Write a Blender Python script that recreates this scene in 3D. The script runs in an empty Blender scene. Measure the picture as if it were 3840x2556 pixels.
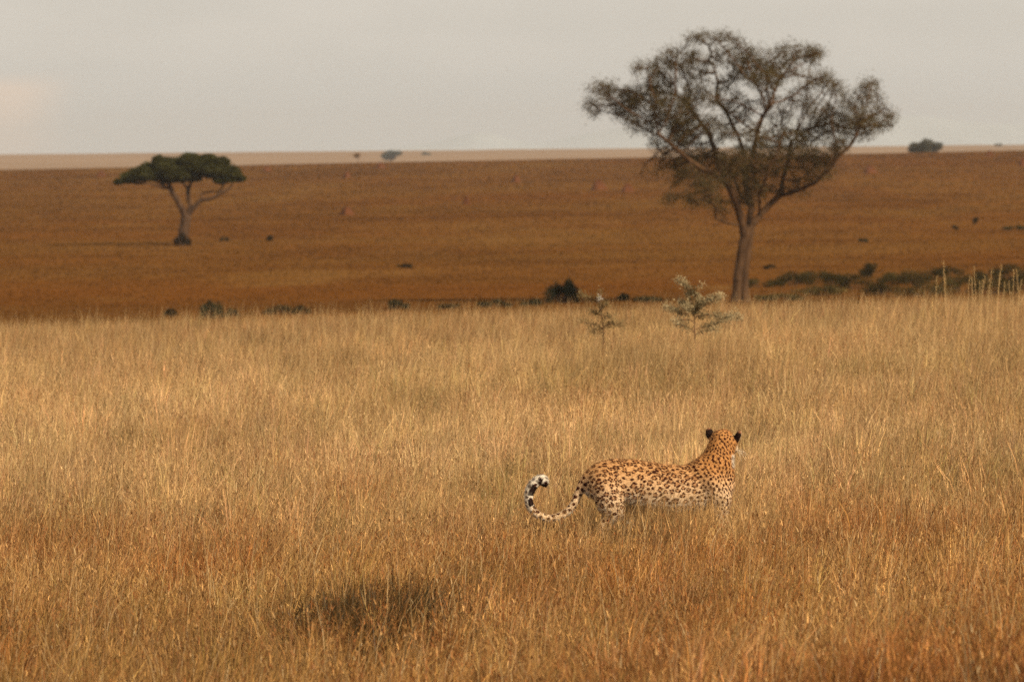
import bpy, math, random
import numpy as np
from mathutils import Vector, Matrix

S = bpy.context.scene
COL = S.collection
random.seed(7)
R = np.random.default_rng(11)

# ------------------------------------------------------------------ camera
CAM_Z = 2.8
LENS, SENSOR = 200.0, 36.0
F = LENS / SENSOR * 3840.0
HORIZON = 560.0
PITCH = math.atan((1278 - HORIZON) / F)
ROLL = -0.0094
fwd = np.array([0, math.cos(PITCH), -math.sin(PITCH)])
r0 = np.array([1.0, 0, 0]); u0 = np.array([0, math.sin(PITCH), math.cos(PITCH)])
rgt = math.cos(ROLL) * r0 + math.sin(ROLL) * u0
upv = -math.sin(ROLL) * r0 + math.cos(ROLL) * u0
cd = bpy.data.cameras.new('camera')
cam = bpy.data.objects.new('camera', cd); COL.objects.link(cam)
m = Matrix.Identity(4)
for i in range(3):
    m[i][0] = rgt[i]; m[i][1] = upv[i]; m[i][2] = -fwd[i]
m[2][3] = CAM_Z
cam.matrix_world = m
cd.lens = LENS; cd.sensor_width = SENSOR; cd.sensor_fit = 'HORIZONTAL'
cd.clip_start = 0.5; cd.clip_end = 40000
cd.dof.use_dof = True
cd.dof.focus_distance = 38.5
cd.dof.aperture_fstop = 7.0
S.camera = cam

# ------------------------------------------------------------------ world and sun
SUN_EL, SUN_AZ = math.radians(32), math.radians(134)   # azimuth clockwise from +Y: right, a little behind the camera
W = bpy.data.worlds.new('World'); S.world = W; W.use_nodes = True
nt = W.node_tree; N = nt.nodes; L = nt.links
N.clear()
out = N.new('ShaderNodeOutputWorld'); bg = N.new('ShaderNodeBackground')
sky = N.new('ShaderNodeTexSky'); sky.sky_type = 'NISHITA'; sky.sun_disc = False
sky.sun_elevation = SUN_EL; sky.sun_rotation = SUN_AZ
sky.air_density = 1.5; sky.dust_density = 4.0
tc = N.new('ShaderNodeTexCoord')
def wmath(op, a, b=None, c=None):
    n = N.new('ShaderNodeMath'); n.operation = op
    for i, v in enumerate((a, b, c)):
        if v is None: continue
        if isinstance(v, (int, float)): n.inputs[i].default_value = v
        else: L.new(v, n.inputs[i])
    return n.outputs[0]
def wramp(v, a, b):
    n = N.new('ShaderNodeMapRange'); n.interpolation_type = 'SMOOTHSTEP'
    L.new(v, n.inputs[0]); n.inputs[1].default_value = a; n.inputs[2].default_value = b
    n.inputs[3].default_value = 0; n.inputs[4].default_value = 1
    return n.outputs[0]
sep = N.new('ShaderNodeSeparateXYZ'); L.new(tc.outputs['Generated'], sep.inputs[0])
noi = N.new('ShaderNodeTexNoise'); noi.inputs['Scale'].default_value = 22; noi.inputs['Detail'].default_value = 4
mp = N.new('ShaderNodeMapping'); mp.inputs['Scale'].default_value = (1, 1, 3.5)
L.new(tc.outputs['Generated'], mp.inputs[0]); L.new(mp.outputs[0], noi.inputs['Vector'])
nv = wmath('SUBTRACT', noi.outputs['Fac'], 0.5)
def mixc(f, a, b):
    n = N.new('ShaderNodeMix'); n.data_type = 'RGBA'
    for s, v in ((n.inputs[0], f), (n.inputs[6], a), (n.inputs[7], b)):
        if isinstance(v, (int, float)): s.default_value = v
        elif isinstance(v, tuple): s.default_value = (*v, 1)
        else: L.new(v, s)
    return n.outputs[2]
# overcast deck: warm grey, softly streaked
deck = mixc(wramp(noi.outputs['Fac'], 0.3, 0.7), (0.510, 0.476, 0.418), (0.552, 0.512, 0.449))
deck = mixc(wramp(sep.outputs[2], 0.004, 0.022), (0.500, 0.478, 0.428), deck)
# one paler peach cloud low on the left
az = wmath('DIVIDE', sep.outputs[0], sep.outputs[1])
azn = wmath('ADD', az, wmath('MULTIPLY', nv, 0.012))
eln = wmath('ADD', sep.outputs[2], wmath('MULTIPLY', nv, 0.004))
cl = wmath('MULTIPLY', wmath('SUBTRACT', 1.0, wramp(azn, -0.0880, -0.0735)),
           wmath('MULTIPLY', wmath('SUBTRACT', 1.0, wramp(eln, 0.0105, 0.0150)), wramp(eln, -0.010, 0.005)))
cl = wmath('MULTIPLY', cl, wramp(sep.outputs[1], 0.5, 0.6))
deck = mixc(cl, deck, (0.655, 0.525, 0.415))
nis = N.new('ShaderNodeVectorMath'); nis.operation = 'SCALE'; L.new(sky.outputs[0], nis.inputs[0]); nis.inputs['Scale'].default_value = 0.10
fin = mixc(0.9, nis.outputs[0], deck)
L.new(fin, bg.inputs[0]); bg.inputs[1].default_value = 1.0
L.new(bg.outputs[0], out.inputs[0])

sd = bpy.data.lights.new('sun', 'SUN'); sun = bpy.data.objects.new('sun', sd); COL.objects.link(sun)
sd.energy = 3.9; sd.angle = math.radians(5); sd.color = (1.0, 0.84, 0.62)
dirv = Vector((math.sin(SUN_AZ) * math.cos(SUN_EL), math.cos(SUN_AZ) * math.cos(SUN_EL), math.sin(SUN_EL)))
sun.rotation_euler = dirv.to_track_quat('Z', 'Y').to_euler()

S.view_settings.view_transform = 'Standard'; S.view_settings.look = 'None'
S.view_settings.exposure = 0.45; S.view_settings.gamma = 1.0
S.cycles.use_denoising = False
try: S.cycles.denoiser = 'OPENIMAGEDENOISE'
except Exception: pass
S.cycles.denoising_input_passes = 'RGB_ALBEDO_NORMAL'; S.cycles.denoising_prefilter = 'ACCURATE'
S.cycles.max_bounces = 6; S.cycles.diffuse_bounces = 3; S.cycles.transmission_bounces = 3
S.cycles.volume_bounces = 2
S.cycles.sample_clamp_indirect = 4.0; S.cycles.sample_clamp_direct = 2.5

# ------------------------------------------------------------------ helpers
def ray(px, py):
    d = fwd + rgt * (px - 1920) / F + upv * (1278 - py) / F
    return d / d[1]
def pt(px, py, dist):
    p = ray(px, py) * dist
    return np.array([p[0], p[1], p[2] + CAM_Z])

PROF = np.array([(-200, 0.0), (0, 0.0), (22, 0.28), (32, 0.08), (40, 0.0), (50, 0.06), (62, 0.17), (74, 0.22), (84, 0.10), (100, -0.75),
                 (130, -2.6), (165, -3.9), (205, -4.25), (250, -4.1), (330, -4.3), (450, -4.62), (700, -3.4), (1000, -1.15),
                 (1200, 0.45), (1330, -0.3), (1600, -4.5), (2200, -8), (3200, -2.5), (3600, 1.0), (4000, 2.75), (4500, 0.9), (6000, -9), (19000, -9)])
TILT = np.array([(-200, 0.0), (0, 0.012), (40, 0.015), (75, 0.0185), (110, 0.012), (200, 0.003), (450, 0.003), (1200, 0.0095), (1700, 0.004), (4000, 0.0), (16000, 0.0)])
def vnoise(x, y, seed=0):
    """smooth value noise in -1..1"""
    xi = np.floor(x).astype(np.int64); yi = np.floor(y).astype(np.int64)
    fx = x - xi; fy = y - yi
    fx = fx * fx * (3 - 2 * fx); fy = fy * fy * (3 - 2 * fy)
    def h(a, b):
        n = (a * 374761393 + b * 668265263 + seed * 982451653) & 0x7fffffff
        n = ((n ^ (n >> 13)) * 1274126177) & 0x7fffffff
        n = n ^ (n >> 16)
        return (n % 65536) / 32767.5 - 1
    return (h(xi, yi) * (1 - fx) + h(xi + 1, yi) * fx) * (1 - fy) + (h(xi, yi + 1) * (1 - fx) + h(xi + 1, yi + 1) * fx) * fy
def fbm(x, y, seed=0, octv=3):
    v = 0; a = 1; t = 0
    for o in range(octv):
        v = v + a * vnoise(x * 2 ** o, y * 2 ** o, seed + o * 17); t += a; a *= 0.5
    return v / t
# monotone-ish smooth interpolation of the profile
def _smooth(tab):
    xs = np.concatenate([np.linspace(-200, 130, 700), np.geomspace(130.5, 19000, 900)])
    v = np.interp(xs, tab[:, 0], tab[:, 1])
    for _ in range(14):
        v[1:-1] = (v[:-2] + 2 * v[1:-1] + v[2:]) / 4
    return xs, v
_PX, _PV = _smooth(PROF); _TX, _TV = _smooth(TILT)
def gz(x, y):
    x = np.asarray(x, float); y = np.asarray(y, float)
    z = np.interp(y, _PX, _PV) + np.clip(x, -400, 400) * np.interp(y, _TX, _TV)
    amp = np.interp(y, [0, 60, 100, 400, 1200, 4000], [0.025, 0.03, 0.1, 0.12, 0.22, 0.5])
    scl = np.interp(y, [0, 100, 400, 1200, 4000], [3, 5, 20, 45, 160])
    near = y < 110
    z = z + amp * np.where(near, fbm(x / 3.0, y / 3.0, 3), fbm(x / 40.0, y / 40.0, 5))
    # the foreground swells towards the lower right
    z = z + 0.30 * np.clip((33 - y) / 10, 0, 1) ** 1.5 * np.clip(0.4 + x / 3.0, 0, 1.2) * (y > 5)
    return z
def hit(px, py, dmin=100.0):
    r = ray(px, py); d = dmin
    while d < 9000:
        if CAM_Z + r[2] * d <= float(gz(r[0] * d, d)): break
        d *= 1.003
    return np.array([r[0] * d, d, float(gz(r[0] * d, d))])

def np_mesh(name, verts, tris=None, quads=None, col=None, mats=(), smooth=False):
    me = bpy.data.meshes.new(name)
    verts = np.asarray(verts, np.float32)
    me.vertices.add(len(verts)); me.vertices.foreach_set('co', verts.ravel())
    idx = []; tot = []
    if quads is not None and len(quads): idx.append(np.asarray(quads, np.int32).ravel()); tot.append(np.full(len(quads), 4, np.int32))
    if tris is not None and len(tris): idx.append(np.asarray(tris, np.int32).ravel()); tot.append(np.full(len(tris), 3, np.int32))
    idx = np.concatenate(idx); tot = np.concatenate(tot)
    me.loops.add(len(idx)); me.loops.foreach_set('vertex_index', idx)
    me.polygons.add(len(tot))
    st = np.concatenate([[0], np.cumsum(tot)[:-1]]).astype(np.int32)
    me.polygons.foreach_set('loop_start', st)
    me.polygons.foreach_set('use_smooth', np.full(len(tot), smooth, bool))
    me.update(calc_edges=True)
    if col is not None:
        a = me.color_attributes.new('Col', 'FLOAT_COLOR', 'POINT')
        c = np.ones((len(verts), 4), np.float32); c[:, :3] = col
        a.data.foreach_set('color', c.ravel())
    for mt in mats: me.materials.append(mt)
    return me
def link(name, me, parent=None, loc=None, label=None, cat=None, group=None, kind=None):
    o = bpy.data.objects.new(name, me); COL.objects.link(o)
    if parent is not None: o.parent = parent
    if loc is not None: o.location = Vector([float(v) for v in loc])
    if label: o['label'] = label
    if cat: o['category'] = cat
    if group: o['group'] = group
    if kind: o['kind'] = kind
    return o
def thing(name, loc, label, cat, group=None):
    return link(name, None, None, loc, label, cat, group)

# ------------------------------------------------------------------ materials
def mat_new(name):
    mt = bpy.data.materials.new(name); mt.use_nodes = True
    t = mt.node_tree; t.nodes.clear()
    return mt, t.nodes, t.links
def leaf_mat(name, translucent=0.35, gloss=0.0, rough=0.5):
    """diffuse + translucent thin sheet, coloured by the attribute Col"""
    mt, n, l = mat_new(name)
    o = n.new('ShaderNodeOutputMaterial'); a = n.new('ShaderNodeVertexColor'); a.layer_name = 'Col'
    d = n.new('ShaderNodeBsdfDiffuse'); t = n.new('ShaderNodeBsdfTranslucent'); mx = n.new('ShaderNodeMixShader')
    l.new(a.outputs[0], d.inputs[0]); l.new(a.outputs[0], t.inputs[0])
    mx.inputs[0].default_value = translucent
    l.new(d.outputs[0], mx.inputs[1]); l.new(t.outputs[0], mx.inputs[2])
    last = mx.outputs[0]
    if gloss > 0:
        g = n.new('ShaderNodeBsdfGlossy'); g.inputs['Roughness'].default_value = rough
        g.inputs[0].default_value = (1, 0.93, 0.8, 1)
        m2 = n.new('ShaderNodeMixShader'); m2.inputs[0].default_value = gloss
        l.new(last, m2.inputs[1]); l.new(g.outputs[0], m2.inputs[2]); last = m2.outputs[0]
    l.new(last, o.inputs[0])
    return mt
def noise_mat(name, c1, c2, scale=6, rough=0.85, bump=0.4, stretch=(1, 1, 1), coord='Object', detail=6):
    mt, n, l = mat_new(name)
    o = n.new('ShaderNodeOutputMaterial'); p = n.new('ShaderNodeBsdfPrincipled')
    tcn = n.new('ShaderNodeTexCoord'); mpn = n.new('ShaderNodeMapping'); mpn.inputs['Scale'].default_value = stretch
    no = n.new('ShaderNodeTexNoise'); no.inputs['Scale'].default_value = scale; no.inputs['Detail'].default_value = detail
    rp = n.new('ShaderNodeValToRGB')
    rp.color_ramp.elements[0].position = 0.3; rp.color_ramp.elements[1].position = 0.7
    rp.color_ramp.elements[0].color = (*c1, 1); rp.color_ramp.elements[1].color = (*c2, 1)
    l.new(tcn.outputs[coord], mpn.inputs[0]); l.new(mpn.outputs[0], no.inputs['Vector'])
    l.new(no.outputs['Fac'], rp.inputs[0]); l.new(rp.outputs[0], p.inputs['Base Color'])
    p.inputs['Roughness'].default_value = rough
    p.inputs['Specular IOR Level'].default_value = 0.15
    b = n.new('ShaderNodeBump'); b.inputs['Strength'].default_value = bump
    l.new(no.outputs['Fac'], b.inputs['Height']); l.new(b.outputs[0], p.inputs['Normal'])
    l.new(p.outputs[0], o.inputs[0])
    return mt

GRASS = leaf_mat('dry_grass', 0.22, 0.015, 0.45)
LEAF = leaf_mat('leaf', 0.30)
DENSE = leaf_mat('dense_leaf', 0.15)
TUFT = leaf_mat('hillside_tuft', 0.1)
_t = TUFT.node_tree; _g = _t.nodes.new('ShaderNodeNewGeometry'); _m = _t.nodes.new('ShaderNodeMix'); _m.data_type = 'VECTOR'; _m.inputs[0].default_value = 0.8
_m.inputs[5].default_value = (0, -0.12, 0.99); _t.links.new(_g.outputs['Normal'], _m.inputs[4])      # soft, upward shading of fine turf
for _n in _t.nodes:
    if _n.type == 'BSDF_DIFFUSE': _t.links.new(_m.outputs[1], _n.inputs['Normal'])
BARK = noise_mat('bark', (0.036, 0.018, 0.008), (0.105, 0.055, 0.025), 5, bump=0.6, stretch=(1, 1, 0.25))
DARKBARK = noise_mat('dark_bark', (0.042, 0.022, 0.011), (0.095, 0.052, 0.027), 5, bump=0.6, stretch=(1, 1, 0.25))
TWIG = noise_mat('twig', (0.10, 0.05, 0.025), (0.19, 0.10, 0.05), 30, bump=0.2)
STRAW = noise_mat('straw_stem', (0.42, 0.26, 0.11), (0.60, 0.40, 0.19), 30, bump=0.2)
MOUND = noise_mat('red_earth', (0.080, 0.025, 0.006), (0.115, 0.038, 0.009), 2.5, bump=0.8)
HILL = noise_mat('haze_tinted_hill', (0.36, 0.40, 0.42), (0.40, 0.44, 0.46), 0.002, bump=0)  # pale blue-grey base colour: part of the distance haze is painted in

# ground colours follow the position over the terrain
def ground_material():
    mt, n, l = mat_new('savanna_ground')
    o = n.new('ShaderNodeOutputMaterial'); p = n.new('ShaderNodeBsdfDiffuse')
    g = n.new('ShaderNodeNewGeometry'); sp = n.new('ShaderNodeSeparateXYZ'); l.new(g.outputs['Position'], sp.inputs[0])
    def nz(scale, detail=5, st=(1, 1, 1)):
        mpn = n.new('ShaderNodeMapping'); mpn.inputs['Scale'].default_value = st
        l.new(g.outputs['Position'], mpn.inputs[0])
        x = n.new('ShaderNodeTexNoise'); x.inputs['Scale'].default_value = scale; x.inputs['Detail'].default_value = detail
        l.new(mpn.outputs[0], x.inputs['Vector']); return x.outputs['Fac']
    def mr(v, a, b):
        x = n.new('ShaderNodeMapRange'); x.interpolation_type = 'SMOOTHSTEP'; l.new(v, x.inputs[0])
        x.inputs[1].default_value = a; x.inputs[2].default_value = b; return x.outputs[0]
    def mx(f, a, b):
        x = n.new('ShaderNodeMix'); x.data_type = 'RGBA'
        l.new(f, x.inputs[0])
        for s, v in ((x.inputs[6], a), (x.inputs[7], b)):
            if isinstance(v, tuple): s.default_value = (*v, 1)
            else: l.new(v, s)
        return x.outputs[2]
    soil = mx(nz(1.3), (0.13, 0.065, 0.025), (0.20, 0.105, 0.045))
    mid = mx(mr(nz(0.02, 4), 0.38, 0.62), (0.142, 0.054, 0.012), (0.150, 0.067, 0.017))
    mid = mx(mr(nz(0.06, 5, (0.5, 1, 1)), 0.52, 0.72), mid, (0.098, 0.038, 0.009))
    mid = mx(mr(nz(0.12, 4, (1.4, 0.35, 1)), 0.54, 0.70), mid, (0.112, 0.046, 0.011))
    mid = mx(mr(nz(0.10, 4, (1.2, 0.4, 1)), 0.56, 0.72), mid, (0.175, 0.084, 0.024))
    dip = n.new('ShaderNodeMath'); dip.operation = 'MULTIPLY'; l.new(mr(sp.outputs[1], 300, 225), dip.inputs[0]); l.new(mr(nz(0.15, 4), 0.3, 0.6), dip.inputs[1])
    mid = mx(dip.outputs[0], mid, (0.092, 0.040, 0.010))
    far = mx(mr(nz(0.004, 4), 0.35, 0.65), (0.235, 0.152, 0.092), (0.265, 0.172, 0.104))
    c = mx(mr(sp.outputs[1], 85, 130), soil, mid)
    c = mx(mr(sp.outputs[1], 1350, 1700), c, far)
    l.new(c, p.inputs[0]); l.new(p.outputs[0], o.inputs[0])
    return mt

# ------------------------------------------------------------------ ground, far plain, mountains
def build_ground():
    ys = np.concatenate([np.linspace(-200, 10, 22), np.linspace(12, 112, 200), np.geomspace(113, 19000, 420)])
    u = np.linspace(-1, 1, 161); u = np.sign(u) * np.abs(u) ** 1.6
    Y = np.repeat(ys, len(u)); half = np.where(Y < 0, 120, 40 + np.abs(Y) * 0.55)
    X = np.tile(u, len(ys)) * half
    Z = gz(X, Y)
    n = len(u); a = np.arange((len(ys) - 1) * n).reshape(len(ys) - 1, n)[:, :-1].ravel()
    q = np.stack([a, a + 1, a + n + 1, a + n], 1)
    return link('ground', np_mesh('ground', np.stack([X, Y, Z], 1), quads=q, mats=[ground_material()], smooth=True), kind='structure')
build_ground()

def build_mountain():
    D = 15500.0
    prof = [(-600, 600), (900, 580), (1500, 556), (1600, 541), (1700, 514), (1790, 497), (1850, 503), (1950, 529), (2050, 535), (2180, 507), (2350, 476),
            (2600, 455), (2900, 441), (3200, 430), (3420, 438), (3600, 452), (3840, 470), (4300, 500), (4900, 580)]
    pxs = np.linspace(-600, 4900, 220)
    pys = np.interp(pxs, [a for a, b in prof], [b for a, b in prof])
    for _ in range(3): pys[1:-1] = (pys[:-2] + 2 * pys[1:-1] + pys[2:]) / 4
    pys += 4 * vnoise(pxs / 120, pxs * 0 + 3, 8)
    top = np.array([pt(a, b, D) for a, b in zip(pxs, pys)])
    rows = []
    for k, (dy, f) in enumerate([(-1600, 0), (-1000, 0.35), (-500, 0.72), (0, 1), (700, 0.7), (1500, 0)]):
        r = top.copy(); r[:, 1] += dy * (1 + 0.2 * vnoise(pxs / 160, pxs * 0 + k, 4))
        r[:, 2] = -9.5 + (top[:, 2] + 9.5) * f * (1 if f in (0, 1) else 1 + 0.15 * vnoise(pxs / 90, pxs * 0 + k, 14))
        rows.append(r)
    V = np.concatenate(rows); n = len(pxs)
    a = np.arange(5 * n).reshape(5, n)[:, :-1].ravel()
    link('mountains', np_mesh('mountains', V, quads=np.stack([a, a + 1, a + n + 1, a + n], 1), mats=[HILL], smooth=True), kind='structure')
    return top[:, 2].max()
MTOP = build_mountain()

# ------------------------------------------------------------------ blades
def blades(base, h, w, phi, lean, col, kind='blade', tipcol=None):
    """two-segment tapering ribbons; base (n,3), lean (n,2) = horizontal offset of the tip"""
    n = len(base)
    s = np.stack([np.cos(phi), np.sin(phi), np.zeros(n)], 1) * (w / 2)[:, None]
    mid = base.copy(); mid[:, :2] += lean * 0.36; mid[:, 2] += h * 0.58
    tip = base.copy(); tip[:, :2] += lean; tip[:, 2] += h
    V = np.empty((n, 5, 3), np.float32)
    V[:, 0] = base - s; V[:, 1] = base + s; V[:, 2] = mid + s * 0.85; V[:, 3] = mid - s * 0.85; V[:, 4] = tip
    i = np.arange(n, dtype=np.int32) * 5
    q = np.stack([i, i + 1, i + 2, i + 3], 1); t = np.stack([i + 3, i + 2, i + 4], 1)
    C = np.repeat(col[:, None, :], 5, 1)
    if tipcol is not None: C[:, 4] = tipcol
    return V.reshape(-1, 3), q, t, C.reshape(-1, 3)
class Sheets:
    def __init__(s): s.V = []; s.Q = []; s.T = []; s.C = []; s.n = 0
    def add(s, V, q, t, C):
        s.V.append(V); s.C.append(C)
        if q is not None: s.Q.append(q + s.n)
        if t is not None: s.T.append(t + s.n)
        s.n += len(V)
    def mesh(s, name, mats):
        return np_mesh(name, np.concatenate(s.V), np.concatenate(s.T) if s.T else None, np.concatenate(s.Q) if s.Q else None, np.concatenate(s.C), mats)

LEO = pt(2480, 2046, 40.0)
DARKP = (hit(1400, 2410, 15.0))          # the dark hollow in the foreground

def patch_colours(x, y):
    """straw, rust and olive patches over the field"""
    n1 = fbm(x / 2.2, y / 5.0, 21); n2 = fbm(x / 0.7, y / 1.6, 33); n3 = fbm(x / 1.1, y / 2.6, 57)
    near = np.clip((47 - y) / 12, 0, 1)
    straw = np.array([0.545, 0.362, 0.172]); tan = np.array([0.350, 0.212, 0.090]); rust = np.array([0.33, 0.135, 0.038]); olive = np.array([0.30, 0.195, 0.078])
    c = straw[None] * np.ones((len(x), 1))
    f = np.clip(0.28 + 0.55 * near + 0.9 * n1, 0, 1)[:, None]; c = c * (1 - f) + tan * f
    f = np.clip((n2 - 0.10) * 2.2 * (0.25 + near) + 0.19 * near, 0, 0.8)[:, None]; c = c * (1 - f) + rust * f
    f = np.clip((n3 - 0.12) * 1.7, 0, 0.75)[:, None]; c = c * (1 - f) + olive * f
    f = np.clip((y - 60) / 18, 0, 1)[:, None] * 0.7; c = c * (1 - f) + np.array([0.30, 0.170, 0.070]) * f
    n5 = fbm(x / 0.34, y / 1.0, 91); c = c * (1 - (0.22 + 0.16 * near) * np.clip(n5 * 2.2, 0, 1))[:, None]; c = c * (1 + 0.05 * np.clip((y - 42) / 8, 0, 1))[:, None] * (1 + near[:, None] * np.array([0.07, -0.03, -0.22]))
    return c, near, n2
def build_grass():
    sh = Sheets()
    # tussocks over the field
    n = 13500
    d = np.sqrt(R.uniform(21.0 ** 2, 96.0 ** 2, n)); hw = 0.094 * d + 1.3
    x = R.uniform(-1, 1, n) * hw
    c, near, n2 = patch_colours(x, d)
    c = c * np.exp(R.normal(0, 0.25, (n, 1))) * (1 + R.normal(0, 0.05, (n, 3)))
    PER = 58
    cx = np.repeat(x, PER); cy = np.repeat(d, PER); C = np.repeat(c, PER, 0); nr = np.repeat(near, PER)
    th = np.repeat(R.normal(0, 0.20, n), PER)
    k = len(cx)
    ang = R.uniform(0, 2 * np.pi, k); rad = np.abs(R.normal(0, 0.12, k))
    bx = cx + np.cos(ang) * rad; by = cy + np.sin(ang) * rad
    h = (0.25 + 0.05 * (1 - nr)) * (1 + th) * R.uniform(0.5, 1.25, k)
    wide = R.uniform(0, 1, k) < 0.24
    w = np.where(wide, R.uniform(0.0042, 0.007, k), R.uniform(0.002, 0.004, k)) * (1 + 0.2 * (by > 55))
    lx = np.repeat(R.normal(0.03, 0.035, n), PER)
    lean = np.stack([lx + np.cos(ang) * rad * 0.9 + R.normal(0.0, 0.04, k), np.sin(ang) * rad * 0.9 + R.normal(0, 0.05, k)], 1)
    bent = R.uniform(0, 1, k) < 0.16
    lean[bent] *= 2.2; h[bent] *= 0.75
    strip = (by > 37.2) & (by < 40.15) & (bx > LEO[0] - 1.05) & (bx < LEO[0] - 0.33); h[strip] *= 0.62
    strip = (by > 38.2) & (by < 40.15) & (bx >= LEO[0] - 0.33) & (bx < LEO[0] + 0.6); h[strip] *= 0.82
    C = C * np.exp(R.normal(0, 0.24, (k, 1))) * (1 + R.normal(0, 0.04, (k, 3)))
    dk = R.uniform(0, 1, k) < 0.13 + 0.14 * nr; C[dk] *= np.array([0.36, 0.28, 0.22])
    lt = R.uniform(0, 1, k) < 0.05; C[lt] = np.array([0.50, 0.36, 0.19]) * R.uniform(0.8, 1.1, (lt.sum(), 1))
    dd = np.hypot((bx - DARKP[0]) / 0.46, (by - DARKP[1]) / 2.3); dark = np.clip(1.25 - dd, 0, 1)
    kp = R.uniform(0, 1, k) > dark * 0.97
    base = np.stack([bx, by, gz(bx, by) - 0.01], 1)
    tipc = C * np.array([1.02, 0.98, 0.92])
    sh.add(*blades(base[kp], h[kp], w[kp], R.uniform(0, np.pi, kp.sum()), lean[kp], C[kp], tipcol=tipc[kp]))
    # short dead undergrowth between the tussocks, tinted darker to paint shade into the gaps
    k = 160000
    by = np.sqrt(R.uniform(21.0 ** 2, 92.0 ** 2, k)); bx = R.uniform(-1, 1, k) * (0.094 * by + 1.3)
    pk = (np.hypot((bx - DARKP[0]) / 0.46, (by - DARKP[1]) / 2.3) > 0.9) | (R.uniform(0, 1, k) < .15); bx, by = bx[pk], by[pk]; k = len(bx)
    c3, _, _ = patch_colours(bx, by); c3 = c3 * np.array([0.62, 0.55, 0.48]) * np.exp(R.normal(0, 0.25, (k, 1)))
    sh.add(*blades(np.stack([bx, by, gz(bx, by) - .01], 1), R.uniform(0.07, 0.19, k), R.uniform(0.004, 0.008, k), R.uniform(0, np.pi, k), R.normal(0, 0.06, (k, 2)), c3))
    # broken bits, husks and side spikelets caught among the stems
    k = 230000
    by = np.sqrt(R.uniform(21.0 ** 2, 70.0 ** 2, k)); bx = R.uniform(-1, 1, k) * (0.094 * by + 1.3)
    near_leo = (by > 39.75) & (by < 41.2) & (bx > LEO[0] - 1.0) & (bx < LEO[0] + .6)
    inpatch = np.hypot((bx - DARKP[0]) / 0.46, (by - DARKP[1]) / 2.3) < 0.9
    ok = ~near_leo & ~(inpatch & (R.uniform(0, 1, k) < .95)); bx, by = bx[ok], by[ok]; k = len(bx)
    c3, nr3, nn3 = patch_colours(bx, by)
    t = R.uniform(0, 1, k)
    rustp = (0.22 + 0.25 * nr3) * np.clip(0.7 + 1.5 * nn3, 0.15, 1.6)
    c3 = np.where((t < rustp)[:, None], np.array([[0.21, 0.078, 0.023]]) * np.exp(R.normal(0, .35, (k, 1))), c3 * np.exp(R.normal(0.12, .30, (k, 1))))
    c3[t > 0.975] = np.array([0.52, 0.38, 0.20])
    z = gz(bx, by) + R.uniform(0.08, 0.31, k)
    a_ = R.uniform(0, 2 * np.pi, k); ln = np.abs(R.normal(0.02, 0.012, k))
    sh.add(*blades(np.stack([bx, by, z], 1), R.normal(0.012, 0.022, k), R.uniform(0.0025, 0.006, k), a_ + R.normal(1.57, .5, k), np.stack([np.cos(a_) * ln, np.sin(a_) * ln], 1), c3))
    # a few more stems close in front of the leopard
    k = 6400
    bx = np.concatenate([R.uniform(LEO[0] - .62, LEO[0] + .62, 1200), R.uniform(LEO[0] - .24, LEO[0] + .33, 3200), R.uniform(-1.2, 1.2, 2000) + np.where(R.uniform(0, 1, 2000) < .5, ray(2262, 1200)[0] * 67, ray(2605, 1200)[0] * 65)])
    by = np.concatenate([R.uniform(38.4, 39.75, 4400), R.uniform(62.5, 64.8, 2000)])
    c3, _, _ = patch_colours(bx, by); c3 = c3 * np.exp(R.normal(0, .35, (k, 1))); c3[R.uniform(0, 1, k) < .2] *= np.array([.4, .33, .27])
    sh.add(*blades(np.stack([bx, by, gz(bx, by) - .01], 1), np.where(by > 50, R.uniform(0.34, 0.56, k), np.where(R.uniform(0, 1, k) < 0.25, R.uniform(0.26, 0.47, k), R.uniform(0.16, 0.285, k))), R.uniform(0.002, 0.0042, k), R.uniform(0, np.pi, k), np.stack([R.normal(0.03, 0.06, k), R.normal(0, 0.05, k)], 1), c3))
    # tall flowering stems with drooping spikelets
    n = 34000
    d = np.sqrt(R.uniform(21.0 ** 2, 94.0 ** 2, n)); x = R.uniform(-1, 1, n) * (0.094 * d + 1.3)
    pk = (np.hypot((x - DARKP[0]) / 0.46, (d - DARKP[1]) / 2.3) > 0.9) | (R.uniform(0, 1, n) < 0.6); x, d = x[pk], d[pk]; n = len(x)
    c, near, n2 = patch_colours(x, d)
    h = R.uniform(0.30, 0.46, n) * (1 - 0.12 * near)
    lean = np.stack([R.normal(0.075, 0.07, n), R.normal(0, 0.06, n)], 1)
    c = c * R.uniform(0.9, 1.3, (n, 1))
    base = np.stack([x, d, gz(x, d) - 0.01], 1)
    w = R.uniform(0.0022, 0.0036, n) * (1 + 0.3 * (d > 55))
    sh.add(*blades(base, h, w, R.uniform(0, np.pi, n), lean, c))
    tip = base + np.stack([lean[:, 0], lean[:, 1], h], 1)
    hd = R.uniform(0, 1, n) < (0.25 + 0.5 * near)
    tp = tip[hd]; SP = 7
    tpr = np.repeat(tp, SP, 0); m2 = len(tpr)
    rc = np.array([0.235, 0.085, 0.026]) * (1 - R.uniform(0, 1, (hd.sum(), 1)) * 0.0)
    mixf = np.clip(R.uniform(0.1, 1.0, (hd.sum(), 1)) * (0.4 + 0.7 * near[hd][:, None]), 0, 1)
    rc = rc * mixf + c[hd] * (1 - mixf)
    rc = np.repeat(rc, SP, 0) * R.uniform(0.55, 1.4, (m2, 1))
    a = R.uniform(0, 2 * np.pi, m2); ln = R.uniform(0.02, 0.05, m2)
    tpr[:, 2] -= R.uniform(0, 0.085, m2)
    lean2 = np.stack([np.cos(a) * ln, np.sin(a) * ln], 1)
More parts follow.
